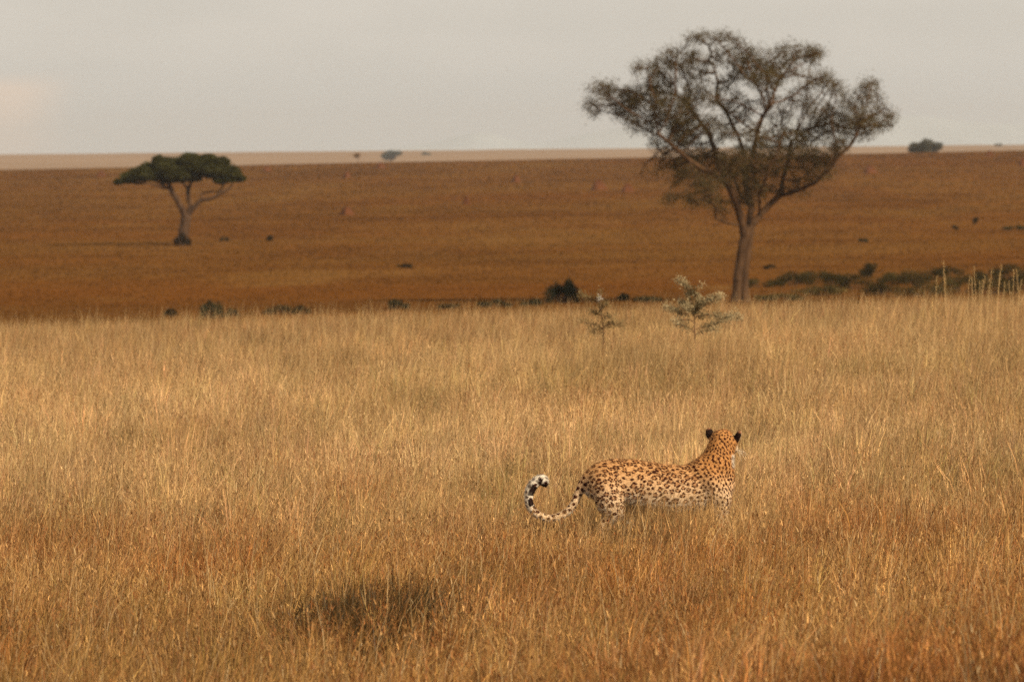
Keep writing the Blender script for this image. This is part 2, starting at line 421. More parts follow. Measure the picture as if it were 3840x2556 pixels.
    sh.add(*blades(tpr, R.uniform(-0.02, 0.03, m2), R.uniform(0.004, 0.0075, m2), a + np.pi / 2, lean2, rc))
    # long lone stalks
    n = 8200
    d = np.concatenate([np.sqrt(R.uniform(21.0 ** 2, 92.0 ** 2, 3000)), R.uniform(60, 86, n - 3000)]); x = R.uniform(-1, 1, n) * (0.094 * d + 1.3)
    base = np.stack([x, d, gz(x, d) - 0.01], 1)
    c = np.array([0.50, 0.34, 0.16]) * R.uniform(0.7, 1.12, (n, 1))
    h = R.uniform(0.38, 0.66, n)
    lean = np.stack([R.normal(0.06, 0.12, n), R.normal(0, 0.08, n)], 1)
    sh.add(*blades(base, h, R.uniform(0.0022, 0.0040, n), R.normal(0, 0.5, n), lean, c))
    # dark bent stalks
    n = 1500
    d = np.sqrt(R.uniform(21.0 ** 2, 85.0 ** 2, n)); x = R.uniform(-1, 1, n) * (0.094 * d + 1.3)
    base = np.stack([x, d, gz(x, d) + 0.16], 1)
    c = np.array([0.20, 0.10, 0.04]) * R.uniform(0.7, 1.3, (n, 1))
    sh.add(*blades(base, R.uniform(0.08, 0.2, n), R.uniform(0.003, 0.006, n), R.normal(0, 0.5, n), np.stack([R.normal(0.08, 0.08, n), R.normal(0, 0.05, n)], 1), c))
    link('dry_grass', sh.mesh('dry_grass', [GRASS]), label='tall dry golden grass filling the foreground rise', cat='grass', kind='stuff')
build_grass()

def build_hillside_tufts():
    sh = Sheets()
    n = 150000
    d = np.exp(R.uniform(np.log(150), np.log(1330), n)); x = R.uniform(-1, 1, n) * (0.098 * d + 6)
    n1 = fbm(x / 22, d / 34, 71); n2 = fbm(x / 60, d / 90, 72); n3 = fbm(x / 6, d / 14, 73); n4 = fbm(x / 13, d / 80, 74)
    c = np.array([0.170, 0.077, 0.018])[None] * np.ones((n, 1))
    f = np.clip(0.4 + 1.5 * n2, 0, 1)[:, None]; c = c * (1 - f) + np.array([0.156, 0.058, 0.012]) * f
    f = np.clip((n1 - 0.08) * 2.2, 0, 0.85)[:, None]; c = c * (1 - f) + np.array([0.112, 0.046, 0.010]) * f
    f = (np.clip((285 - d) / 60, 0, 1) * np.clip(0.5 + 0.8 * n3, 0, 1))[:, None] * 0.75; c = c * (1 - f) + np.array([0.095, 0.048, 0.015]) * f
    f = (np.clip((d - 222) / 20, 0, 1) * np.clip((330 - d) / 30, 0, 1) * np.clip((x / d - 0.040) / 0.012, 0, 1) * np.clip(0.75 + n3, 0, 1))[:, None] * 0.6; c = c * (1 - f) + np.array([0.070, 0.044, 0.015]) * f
    f = np.clip((n4 - 0.12) * 2.2, 0, 0.75)[:, None]; c = c * (1 - f) + np.array([0.118, 0.050, 0.013]) * f
    f = np.clip((-n4 - 0.2) * 2.0, 0, 0.6)[:, None]; c = c * (1 - f) + np.array([0.205, 0.104, 0.027]) * f
    PER = 6
    k = n * PER
    sc = np.interp(d, [150, 300, 1300], [0.115, 0.145, 0.40])
    s = np.repeat(sc, PER)
    bx = np.repeat(x, PER) + R.normal(0, 1, k) * s * 2.2; by = np.repeat(d, PER) + R.normal(0, 1, k) * s * 2.2
    base = np.stack([bx, by, gz(bx, by) - 0.03], 1)
    C = np.repeat(c, PER, 0) * R.uniform(0.93, 1.07, (k, 1))
    sh.add(*blades(base, s * R.uniform(0.22, 0.48, k), s * R.uniform(0.5, 0.9, k), R.normal(0, 0.7, k), R.normal(0, 0.35, (k, 2)) * s[:, None], C))
    link('hillside_grass', sh.mesh('hillside_grass', [TUFT]), label='short rust brown grass covering the far hillside', cat='grass', kind='stuff')
build_hillside_tufts()

# ------------------------------------------------------------------ tubes and leaves
def tube_edges(P0, P1, R0, R1, sides=6):
    """tapered prisms for arrays of edges"""
    P0 = np.asarray(P0, float); P1 = np.asarray(P1, float); R0 = np.asarray(R0, float); R1 = np.asarray(R1, float)
    n = len(P0); ax = P1 - P0; ln = np.linalg.norm(ax, axis=1, keepdims=True); ax = ax / np.maximum(ln, 1e-9)
    ref = np.where(np.abs(ax[:, 1:2]) < 0.9, np.array([[0, 1.0, 0]]), np.array([[1.0, 0, 0]]))
    a = np.cross(ax, ref); a /= np.linalg.norm(a, axis=1, keepdims=True); b = np.cross(ax, a)
    th = np.arange(sides) * 2 * np.pi / sides
    ring = a[:, None, :] * np.cos(th)[None, :, None] + b[:, None, :] * np.sin(th)[None, :, None]
    V = np.concatenate([P0[:, None] + ring * R0[:, None, None], P1[:, None] + ring * R1[:, None, None]], 1)
    i = (np.arange(n) * 2 * sides)[:, None]; j = np.arange(sides)[None]; jn = (j + 1) % sides
    q = np.stack([i + j, i + jn, i + sides + jn, i + sides + j], 2).reshape(-1, 4)
    return V.reshape(-1, 3), q.astype(np.int32)
class Tubes:
    def __init__(s): s.V = []; s.Q = []; s.n = 0
    def add(s, P0, P1, R0, R1, sides=6):
        V, q = tube_edges(P0, P1, R0, R1, sides); s.V.append(V); s.Q.append(q + s.n); s.n += len(V)
    def poly(s, pts, rad, sides=8, sub=1):
        """one smooth tube through a polyline (rings shared)"""
        pts = np.asarray(pts, float); rad = np.asarray(rad, float)
        if sub > 1:
            t = np.arange(len(pts)); tt = np.linspace(0, len(pts) - 1, (len(pts) - 1) * sub + 1)
            pts = catmull(pts, tt); rad = np.interp(tt, t, rad)
        tg = np.gradient(pts, axis=0); tg /= np.maximum(np.linalg.norm(tg, axis=1, keepdims=True), 1e-9)
        ref = np.array([0, 1.0, 0]) if abs(tg[:, 1]).mean() < 0.8 else np.array([1.0, 0, 0])
        a = np.cross(tg, ref); a /= np.maximum(np.linalg.norm(a, axis=1, keepdims=True), 1e-9); b = np.cross(tg, a)
        th = np.arange(sides) * 2 * np.pi / sides
        V = pts[:, None] + (a[:, None] * np.cos(th)[None, :, None] + b[:, None] * np.sin(th)[None, :, None]) * rad[:, None, None]
        m_ = len(pts); i = (np.arange(m_ - 1) * sides)[:, None]; j = np.arange(sides)[None]; jn = (j + 1) % sides
        q = np.stack([i + j, i + jn, i + sides + jn, i + sides + j], 2).reshape(-1, 4)
        s.V.append(V.reshape(-1, 3)); s.Q.append(q.astype(np.int32) + s.n); s.n += m_ * sides
    def mesh(s, name, mat):
        return np_mesh(name, np.concatenate(s.V), quads=np.concatenate(s.Q), mats=[mat], smooth=True)
def catmull(P, tt):
    n = len(P); i = np.clip(np.floor(tt).astype(int), 0, n - 2); f = (tt - i)[:, None]
    p0 = P[np.clip(i - 1, 0, n - 1)]; p1 = P[i]; p2 = P[i + 1]; p3 = P[np.clip(i + 2, 0, n - 1)]
    return 0.5 * (2 * p1 + (p2 - p0) * f + (2 * p0 - 5 * p1 + 4 * p2 - p3) * f ** 2 + (3 * p1 - p0 - 3 * p2 + p3) * f ** 3)
def leaf_quads(P, size, col, rng, aspect=0.5, up=0.0):
    """loose leaf blades in random directions"""
    n = len(P)
    d = rng.normal(0, 1, (n, 3)); d[:, 2] += up; d /= np.linalg.norm(d, axis=1, keepdims=True)
    e = rng.normal(0, 1, (n, 3)); e -= d * (e * d).sum(1, keepdims=True); e /= np.linalg.norm(e, axis=1, keepdims=True)
    l = size[:, None]; w = size[:, None] * aspect * 0.5
    V = np.stack([P, P + d * l * 0.5 + e * w, P + d * l, P + d * l * 0.5 - e * w], 1)
    q = (np.arange(n) * 4)[:, None] + np.arange(4)[None]
    return V.reshape(-1, 3), q.astype(np.int32), None, np.repeat(col, 4, 0)

def colonize(nodes, parents, att, step, di, dk, iters=160, bias=(0, 0, 0)):
    nodes = [np.array(p, float) for p in nodes]; parents = list(parents)
    att = np.array(att, float); arr = np.array(nodes)
    dm = np.linalg.norm(att[:, None] - arr[None], axis=2); near = dm.argmin(1); dist = dm.min(1)
    for it in range(iters):
        act = dist < di
        if not act.any(): break
        new = []; newp = []
        for nd in np.unique(near[act]):
            sel = act & (near == nd)
            v = att[sel] - nodes[nd]; v /= np.maximum(np.linalg.norm(v, axis=1, keepdims=True), 1e-6)
            v = v.mean(0) + np.array(bias) + R.normal(0, 0.12, 3); ln = np.linalg.norm(v)
            if ln < 1e-4: continue
            new.append(nodes[nd] + v / ln * step); newp.append(int(nd))
        if not new: break
        b0 = len(nodes); nodes += new; parents += newp
        na = np.array(new); dm = np.linalg.norm(att[:, None] - na[None], axis=2); k = dm.argmin(1); dmn = dm.min(1)
        upd = dmn < dist; dist[upd] = dmn[upd]; near[upd] = b0 + k[upd]
        alive = dist > dk
        att = att[alive]; near = near[alive]; dist = dist[alive]
        if len(att) == 0: break
    return np.array(nodes), np.array(parents)
def pipe_radius(parents, tip, expo, n):
    r = np.zeros(n); kids = np.zeros(n, int)
    for i in range(n):
        if parents[i] >= 0: kids[parents[i]] += 1
    acc = np.zeros(n)
    for i in range(n - 1, -1, -1):
        r[i] = tip if kids[i] == 0 else acc[i] ** (1 / expo)
        r[i] = max(r[i], tip)
        if parents[i] >= 0: acc[parents[i]] += r[i] ** expo
    return r, kids

# ------------------------------------------------------------------ the big tree
def build_big_tree():
    base = hit(2769, 1134, 120.0); D = base[1]
    s = D / F
    rng = np.random.default_rng(5)
    def cp(x, y, dy=0.0):           # crop pixels of the traced tree -> metres at the tree
        p = pt(2120 + x / 1.4258, 80 + y / 1.4258, D); p[1] += dy; return p
    skel = {}
    chains = [
        ('t', None, [(908, 1520, 0), (918, 1440, 0), (928, 1330, 0), (944, 1230, 0), (960, 1150, 0)]),
        ('a', 't', [(945, 1090, -.2), (925, 1010, -.4), (895, 930, -.6), (860, 860, -.8), (780, 810, -1.0), (700, 770, -1.2), (620, 710, -1.4), (550, 650, -1.5), (490, 600, -1.5)]),
        ('b', 't', [(1000, 1090, .2), (1040, 1040, .3), (1090, 985, .5), (1150, 930, .6), (1170, 840, .8), (1200, 740, 1.0), (1215, 640, 1.2)]),
        ('c', 't', [(985, 1080, 0.4), (1000, 1000, .9), (985, 900, 1.3), (968, 800, 1.6), (960, 690, 1.9), (930, 600, 2.1), (880, 500, 2.2), (815, 410, 2.2), (825, 330, 2.3), (800, 220, 2.4)]),
        ('d', ('b', 3), [(1240, 905, -.3), (1330, 860, -1.0), (1400, 790, -1.4), (1460, 710, -1.6), (1530, 640, -1.7)]),
        ('e', ('a', 3), [(830, 780, 0.6), (800, 680, 1.2), (770, 590, 1.6), (700, 500, 1.8), (650, 420, 1.9)]),
        ('f', ('c', 3), [(1010, 690, 0.5), (1020, 590, -0.6), (1045, 510, -1.3), (1090, 450, -1.8)]),
        ('g', ('a', 0), [(870, 1080, -.5), (800, 1050, -1.0), (800, 1000, -1.3)]),
        ('h', ('b', 1), [(1030, 930, -1.0), (1070, 820, -1.8), (1120, 700, -2.2), (1150, 600, -2.4)]),
        ('i', ('c', 1), [(940, 920, 2.0), (900, 800, 2.8), (860, 700, 3.2)]),
    ]
    nodes, par, idx = [], [], {}
    for nm, pr, pl in chains:
        idx[nm] = []
        last = -1 if pr is None else (idx[pr][-1] if isinstance(pr, str) else idx[pr[0]][pr[1]])
        for (x, y, dy) in pl:
            tgt = cp(x, y, dy)
            if last >= 0:
                a = nodes[last]; k = max(1, int(np.linalg.norm(tgt - a) / 0.35))
                for q in range(1, k):
                    nodes.append(a + (tgt - a) * q / k + rng.normal(0, 0.025, 3)); par.append(last); last = len(nodes) - 1
            nodes.append(tgt); par.append(last); last = len(nodes) - 1; idx[nm].append(last)
    nsk = len(nodes)
    blobs = [(790, 95, 160, 32, 1), (600, 190, 110, 60, .8), (430, 260, 90, 45, .6), (200, 360, 90, 45, .8), (150, 460, 55, 55, .6), (420, 400, 130, 65, 1.2),
             (580, 480, 130, 85, 1.9), (640, 600, 85, 65, 1.6), (420, 540, 100, 60, 1.0), (700, 250, 100, 75, .9), (690, 370, 75, 55, 1.0), (1010, 250, 120, 60, 1.6),
             (1060, 320, 100, 45, 1.3), (1230, 170, 140, 45, 1.1), (1340, 180, 45, 55, 1.1), (1170, 260, 80, 55, 1.1), (930, 470, 85, 85, .9), (1080, 420, 60, 55, .7),
             (1250, 400, 85, 65, .55), (1420, 350, 75, 50, .7), (1620, 340, 55, 42, 1.0), (1520, 430, 70, 55, .9), (1700, 520, 75, 65, .9), (1450, 540, 105, 65, 1.6),
             (1330, 590, 90, 55, 1.0), (1560, 590, 75, 45, 1.0), (1200, 610, 80, 55, .8), (860, 600, 65, 45, .8), (1100, 590, 50, 50, .5), (780, 740, 115, 55, 1.0), (980, 760, 115, 75, 1.1),
             (1200, 740, 105, 75, 1.0), (1350, 800, 75, 55, .9), (680, 850, 120, 45, .7), (560, 945, 60, 28, .9), (720, 945, 105, 45, .9), (830, 985, 45, 45, .7), (1000, 900, 75, 75, .7),
             (1150, 890, 60, 40, .4), (450, 790, 95, 60, .22), (850, 190, 75, 55, .7), (930, 170, 65, 50, .7), (330, 470, 70, 50, 1.0), (520, 330, 90, 60, .8), (1560, 520, 70, 50, 1.0), (1250, 920, 60, 20, .35),
             (300, 420, 110, 65, .8), (870, 330, 75, 55, .6), (780, 420, 70, 55, .7), (1330, 300, 80, 55, .6), (1150, 500, 75, 55, .6), (1350, 470, 95, 55, .8), (1000, 620, 75, 45, .6), (760, 560, 75, 55, .9), (1100, 690, 95, 55, .8),
             (600, 620, 75, 50, .8), (1430, 650, 75, 38, .6), (1280, 680, 95, 55, .8), (900, 820, 75, 55, .7), (1080, 800, 75, 55, .7), (520, 250, 80, 50, .7), (1000, 170, 60, 40, .5), (690, 680, 90, 50, .7), (1650, 420, 60, 45, .8), (1620, 560, 80, 45, .8),
             (560, 740, 80, 50, .7), (640, 770, 90, 60, .9), (500, 660, 60, 40, .7), (1380, 740, 80, 50, .9), (1460, 680, 60, 40, .8), (1280, 860, 80, 40, .7), (760, 860, 80, 50, .9), (880, 740, 80, 60, .7), (1060, 900, 60, 50, .5), (940, 960, 60, 50, .4)]
    att = []; dens = []
    for (x, y, rx, ry, w) in blobs:
        k = int(w * rx * ry / 34)
        rx *= 1.08; ry *= 1.08; off = rng.normal(0, 1.3) * (1.0 if y > 250 else 0.7)
        v = rng.normal(0, 1, (k, 3)); v /= np.linalg.norm(v, axis=1, keepdims=True); v *= rng.uniform(0.3, 1.0, (k, 1)) ** 0.5
        for q in v:
            att.append(cp(x + q[0] * rx, y + q[2] * ry, off + q[1] * 1.4))
    nodes, par = colonize(nodes, par, att, 0.17, 3.0, 0.20, 260, bias=(0, 0, 0.03))
    n = len(nodes); rad, kids = pipe_radius(par, 0.012, 1.95, n)
    sc = 0.21 / rad[0]; print('TREE', n, rad[0], len(att))
    big = np.clip((rad - 0.03) / 0.08, 0, 1); rad = rad * (1 + (sc - 1) * big); mid_ = (rad > 0.035) & (rad < 0.17); rad[mid_] *= 1.05; mid_ = (rad > 0.055) & (rad < 0.17); rad[mid_] *= 1.22
    rad[0] *= 1.15
    T = thing('savanna_tree', base, 'large open crowned acacia with a bare leaning trunk standing in the dip', 'tree')
    o = np.array(base)
    e = np.array([(par[i], i) for i in range(n) if par[i] >= 0])
    main = (e[:, 1] < nsk)
    tb = Tubes(); k = e[main]; tb.add(nodes[k[:, 0]] - o, nodes[k[:, 1]] - o, np.minimum(rad[k[:, 0]], rad[k[:, 1]] * 1.3), rad[k[:, 1]], 12)
    tb.poly([cp(975, 1525) - o, cp(958, 1440, .1) - o, cp(962, 1330, .12) - o, cp(978, 1230, .1) - o, cp(990, 1130, .1) - o, cp(1005, 1060, .2) - o], [.24, .19, .17, .16, .16, .10], 12, 4)
    link('trunk', tb.mesh('trunk', BARK), T)
    tb = Tubes(); k = e[~main]
    r0_ = np.minimum(rad[k[:, 0]], rad[k[:, 1]] * 1.25)
    tb.add(nodes[k[:, 0]] - o, nodes[k[:, 1]] - o, r0_, rad[k[:, 1]], 5)
    link('branches', tb.mesh('branches', BARK), T)
    thin = np.where((rad < 0.032) & (np.arange(n) >= nsk))[0]
    att_all = np.array(att)
    bare = np.hypot((nodes[thin, 0] - cp(440, 790)[0]) / 1.0, (nodes[thin, 2] - cp(440, 790)[2]) / 0.75) < 1.0
    thin = thin[~bare]
    PER = 6
    print('tree nodes', n, 'leafy', len(thin))
    P = np.repeat(nodes[thin], PER, 0) + rng.normal(0, 0.13, (len(thin) * PER, 3)) - o
    rep_ = np.where(rng.uniform(0, 1, len(att_all)) < 0.30, 22, 1); ai = np.repeat(np.arange(len(att_all)), rep_)
    PA = att_all[ai] + rng.normal(0, 0.15, (len(ai), 3)) - o
    nb_ = len(P); P = np.concatenate([P, PA])
    c = np.array([0.088, 0.062, 0.026]) * rng.uniform(0.6, 1.5, (len(P), 1)) * np.concatenate([np.repeat(rng.uniform(0.75, 1.3, (len(thin), 1)), PER, 0), rng.uniform(0.75, 1.3, (len(att_all), 1))[ai]])
    f = rng.uniform(0, 0.6, (len(P), 1)); c = c * (1 - f) + np.array([0.080, 0.066, 0.027]) * f
    sh = Sheets(); sh.add(*leaf_quads(P, rng.uniform(0.05, 0.11, len(P)), c, rng, 0.5))
    link('crown', sh.mesh('crown', [LEAF]), T)
build_big_tree()

# ------------------------------------------------------------------ the flat-topped acacia
def build_acacia():
    base = hit(682, 918, 300.0); D = base[1]; rng = np.random.default_rng(8); o = np.array(base)
    def cp(x, y, dy=0.0):
        p = pt(340 + x / 3.366, 520 + y / 3.366, D); p[1] += dy; return p - o
    T = thing('acacia_tree', base, 'flat topped dark green acacia standing alone on the left hillside', 'tree')
    tb = Tubes()
    tb.poly([cp(1150, 1345), cp(1165, 1240), cp(1185, 1120), cp(1205, 1010), cp(1205, 950)], [0.52, 0.44, 0.40, 0.42, 0.32], 12, 3)
    tb.poly([cp(1195, 985), cp(1155, 880, -.2), cp(1090, 760, -.4), cp(1030, 660, -.5), cp(1000, 590, -.6), cp(960, 520, -.6)], [0.32, 0.25, 0.24, 0.21, 0.17, 0.1], 9, 3)
    tb.poly([cp(1215, 975), cp(1260, 860, .3), cp(1230, 740, .6), cp(1225, 640, .8), cp(1270, 540, .9)], [0.28, 0.2, 0.18, 0.16, 0.09], 9, 3)
    tb.poly([cp(1215, 965), cp(1300, 880, -.2), cp(1390, 780, -.3), cp(1480, 765, -.5), cp(1570, 740, -.6), cp(1640, 690, -.6), cp(1740, 640, -.5), cp(1800, 560, -.4)], [0.26, 0.19, 0.18, 0.14, 0.13, 0.13, 0.1, 0.06], 8, 3)
    tb.poly([cp(1390, 780, -.3), cp(1400, 700, 0), cp(1500, 670, .4), cp(1620, 660, .6), cp(1680, 560, .7)], [0.10, 0.08, 0.07, 0.07, 0.05], 7, 3)
    tb.poly([cp(1010, 620, -.5), cp(930, 620, -1.0), cp(830, 585, -1.4), cp(720, 560, -1.6), cp(600, 540, -1.7)], [0.11, 0.09, 0.08, 0.06, 0.04], 7, 3)
    tb.poly([cp(1030, 660, -.5), cp(930, 600, 0.6), cp(800, 540, 1.4), cp(700, 480, 1.6)], [0.11, 0.09, 0.07, 0.05], 7, 3)
    tb.poly([cp(1225, 640, .8), cp(1150, 560, 1.5), cp(1080, 480, 2.0)], [0.1, 0.08, 0.05], 7, 3)
    link('trunk', tb.mesh('trunk', DARKBARK), T)
    bl = [(400, 545, 115, 38, 0), (520, 510, 110, 60, .5), (620, 455, 125, 95, -.6), (620, 540, 140, 45, .9), (760, 400, 130, 100, 1.0), (880, 300, 100, 70, -.7), (880, 470, 150, 80, 1.2),
          (1000, 400, 150, 120, -1.2), (1080, 500, 160, 65, -.4), (1130, 290, 120, 80, .8), (1240, 290, 150, 90, -1.0), (1240, 480, 170, 80, 1.3), (1380, 290, 140, 85, .6), (1400, 400, 130, 80, -1.2),
          (1560, 300, 120, 75, 1.0), (1660, 330, 110, 85, -.3), (1650, 430, 110, 80, .9), (1760, 440, 130, 75, -.6), (1840, 500, 110, 55, .5), (1700, 530, 140, 50, -.3), (1580, 490, 60, 40, .2), (870, 240, 45, 25, .2), (1480, 230, 60, 30, -.4), (1000, 545, 110, 38, 0.5), (1120, 400, 130, 90, 0), (1260, 390, 130, 80, .6), (1500, 380, 90, 60, .9), (760, 480, 120, 60, -1.0), (1250, 230, 110, 40, 0), (1330, 230, 110, 40, .5), (800, 450, 300, 95, 0.3), (1120, 430, 280, 120, -0.3), (1280, 360, 260, 130, .2), (1640, 420, 220, 105, 0), (560, 500, 180, 70, 0), (960, 330, 160, 80, .4), (1500, 300, 150, 80, -.2)]
    P = []; C = []
    for (x, y, rx, ry, dy) in bl:
        ctr = cp(x, y, dy); s = D / F / 3.366
        nsub = max(4, int(rx * ry / 900)); sub = rng.normal(0, 1, (nsub, 3)); sub /= np.linalg.norm(sub, axis=1, keepdims=True); sub[:, 2] = np.clip(sub[:, 2], -0.55, 2)
        k = int(rx * ry / 1.5); w_ = rng.integers(0, nsub, k)
        v = rng.normal(0, 1, (k, 3)); v /= np.linalg.norm(v, axis=1, keepdims=True); v *= rng.uniform(0.2, 1.0, (k, 1)) ** 0.5
        v[:, 2] = np.clip(v[:, 2], -0.5, 2)
        q = (sub * 0.66)[w_] + v * (rng.uniform(0.48, 0.68, nsub)[w_])[:, None]
        P.append(ctr + q * np.array([rx * s, rx * s * 1.0, ry * s]))
        C.append(np.array([0.050, 0.047, 0.014]) * rng.uniform(0.7, 1.35, nsub)[w_][:, None] * rng.uniform(0.6, 1.4, (k, 1)))
    P = np.concatenate(P); C = np.concatenate(C)
    sh = Sheets(); sh.add(*leaf_quads(P, rng.uniform(0.08, 0.17, len(P)), C, rng, 0.7, up=0.2))
    link('crown', sh.mesh('crown', [DENSE]), T)
build_acacia()

# ------------------------------------------------------------------ bushes
def bush(name, px, py, wpx, hpx, label, cat, group=None, colr=(0.03, 0.03, 0.012), lumps=9, dens=1.0, dmin=100.0, seed=0, leaf=None, spiky=0.0, mat=None):
    base = hit(px, py, dmin); D = base[1]; s = D / F
    w = wpx * s; h = hpx * s; rng = np.random.default_rng(seed + int(px))
    T = thing(name, base, label, cat, group)
    tb = Tubes(); P = []; C = []
    lf = leaf if leaf else max(0.07, 1.6 * s * 3.75 * 0.6)
    for i in range(lumps):
        x = rng.uniform(-0.40, 0.40) * w; z = h * rng.uniform(0.28, 0.74) * (1 - 0.75 * (abs(x) / (0.5 * w)) ** 2)
        y = rng.uniform(-0.35, 0.35) * w * 0.8
        r = np.array([w * rng.uniform(0.13, 0.22), w * rng.uniform(0.13, 0.22), h * rng.uniform(0.20, 0.32)])
        if spiky: r[2] *= 1 + spiky; r[0] *= 0.8
        k = int(dens * 420)
        v = rng.normal(0, 1, (k, 3)); v /= np.linalg.norm(v, axis=1, keepdims=True); v *= rng.uniform(0.1, 1.08, (k, 1)) ** 0.45
        q = np.array([x, y, z]) + v * r; q[:, 2] = np.maximum(q[:, 2], 0.02)
        P.append(q); C.append(np.array(colr) * rng.uniform(0.7, 1.35) * rng.uniform(0.6, 1.4, (k, 1)))
        tb.poly([(x * 0.15, y * 0.15, -0.05), (x * 0.5, y * 0.5, z * 0.5), (x, y, z)], [0.02 * h + 0.008, 0.015 * h + 0.006, 0.006], 5, 2)
    link('stems', tb.mesh('stems', DARKBARK), T)
    P = np.concatenate(P); C = np.concatenate(C)
    sh = Sheets(); sh.add(*leaf_quads(P, rng.uniform(0.7, 1.4, len(P)) * lf, C, rng, 0.6, up=0.1))
    link('foliage', sh.mesh('foliage', [mat or DENSE]), T)
    return T
DK = (0.022, 0.024, 0.010)
bush('bush', 2108, 1136, 150, 98, 'dense near black round bush left of the thorn shrubs', 'bush', colr=(0.016, 0.018, 0.009), lumps=12, spiky=0.15, seed=3)
bush('bush', 790, 1196, 105, 78, 'dark spiky bush at the grass edge below the flat topped acacia', 'bush', colr=(0.04, 0.038, 0.018), lumps=9, dens=.5, spiky=0.3, seed=4)
G1 = 'low scrub along the bottom of the dip'
for i, (x, y, w, h, lb) in enumerate([
    (640, 1186, 60, 30, 'small brown scrub just left of the dark spiky bush'),
    (870, 1188, 55, 32, 'small brown scrub just right of the dark spiky bush'),
    (1050, 1178, 120, 40, 'wide low brown scrub between the spiky bush and the middle of the dip'),
    (1130, 1180, 70, 34, 'small dark scrub beside the wide brown scrub in the dip'),
    (1490, 1160, 85, 40, 'dark rounded scrub in the middle of the dip'),
    (1700, 1158, 130, 24, 'long flat brown scrub right of the rounded scrub in the dip'),
    (1860, 1152, 150, 28, 'long flat dark scrub left of the near black bush'),
    (2000, 1146, 90, 26, 'low dark scrub touching the left side of the near black bush'),
    (2335, 1128, 50, 32, 'little dark scrub between the two thorn shrubs'),
    (2420, 1132, 120, 28, 'low dark scrub left of the taller thorn shrub')]):
    bush('scrub', x, y, w, h, lb, 'scrub', G1, colr=(0.055, 0.036, 0.014) if 'brown' in lb else (0.036, 0.031, 0.013), lumps=7, dens=.4, seed=20 + i)
G2 = 'green bushes in a band right of the large tree'
ordw = ['first', 'second', 'third', 'fourth', 'fifth', 'sixth', 'seventh', 'eighth', 'ninth', 'tenth', 'eleventh', 'twelfth', 'thirteenth', 'fourteenth', 'fifteenth', 'sixteenth', 'seventeenth', 'eighteenth', 'nineteenth']
band = [(2860, 1078, 110, 36, .8), (2920, 1128, 130, 30, .6), (2975, 1072, 110, 48, 1), (3060, 1062, 110, 52, 1), (3080, 1108, 150, 36, .55), (3125, 1068, 90, 46, .9), (3200, 1082, 100, 54, 1), (3265, 1038, 62, 46, 1.2),
        (3300, 1108, 100, 56, 1.15), (3355, 1066, 90, 44, .7), (3430, 1068, 120, 64, 1), (3470, 1112, 150, 60, .75), (3550, 1040, 100, 42, 1.15), (3600, 1098, 150, 66, .8), (3690, 1062, 110, 46, 1.0), (3730, 1104, 130, 52, .9), (3790, 1044, 110, 54, 1.1), (3830, 1088, 110, 58, 1.0)]
for i, (x, y, w, h, k) in enumerate(band):
    bush('low_bush', x, y, w * 1.4, h * 1.2, '%s low dark green bush from the large tree along the band to its right' % ordw[i], 'bush', G2, colr=tuple(np.array([0.046, 0.035, 0.012]) / k ** 0.8), lumps=10, dens=.45, seed=50 + i)
bush('tree_base_bush', 684, 922, 66, 56, 'little dark bush hugging the foot of the flat topped acacia', 'bush', colr=(0.022, 0.015, 0.007), lumps=8, dens=.6, dmin=300, seed=81)
for i, (x, y, w, h, lb) in enumerate([
    (842, 906, 34, 22, 'small brown bush between the flat topped acacia and the round hillside bush'),
    (1003, 905, 40, 30, 'small round dark bush on the hillside well right of the flat topped acacia'),
    (1520, 1006, 60, 22, 'flat dark bush low on the middle of the hillside'),
    (2888, 1010, 44, 22, 'small brown bush just right of the large tree trunk'),
    (3660, 842, 36, 30, 'small brown bush high on the right hillside'),
    (3580, 864, 30, 20, 'smaller brown bush left of the small high right hillside bush'),
    (3235, 908, 40, 14, 'flat brown bush on the hillside above the green band'),
    (3808, 864, 90, 22, 'flat dark green bush on the hillside at the right edge')]):
    bush('hillside_bush', x, y, w, h, lb, 'bush', 'small bushes on the hillside', colr=(0.03, 0.032, 0.012) if 'green' in lb else (0.055, 0.036, 0.014), lumps=6, dens=.35, seed=90 + i)
HZ = (0.04, 0.042, 0.024)
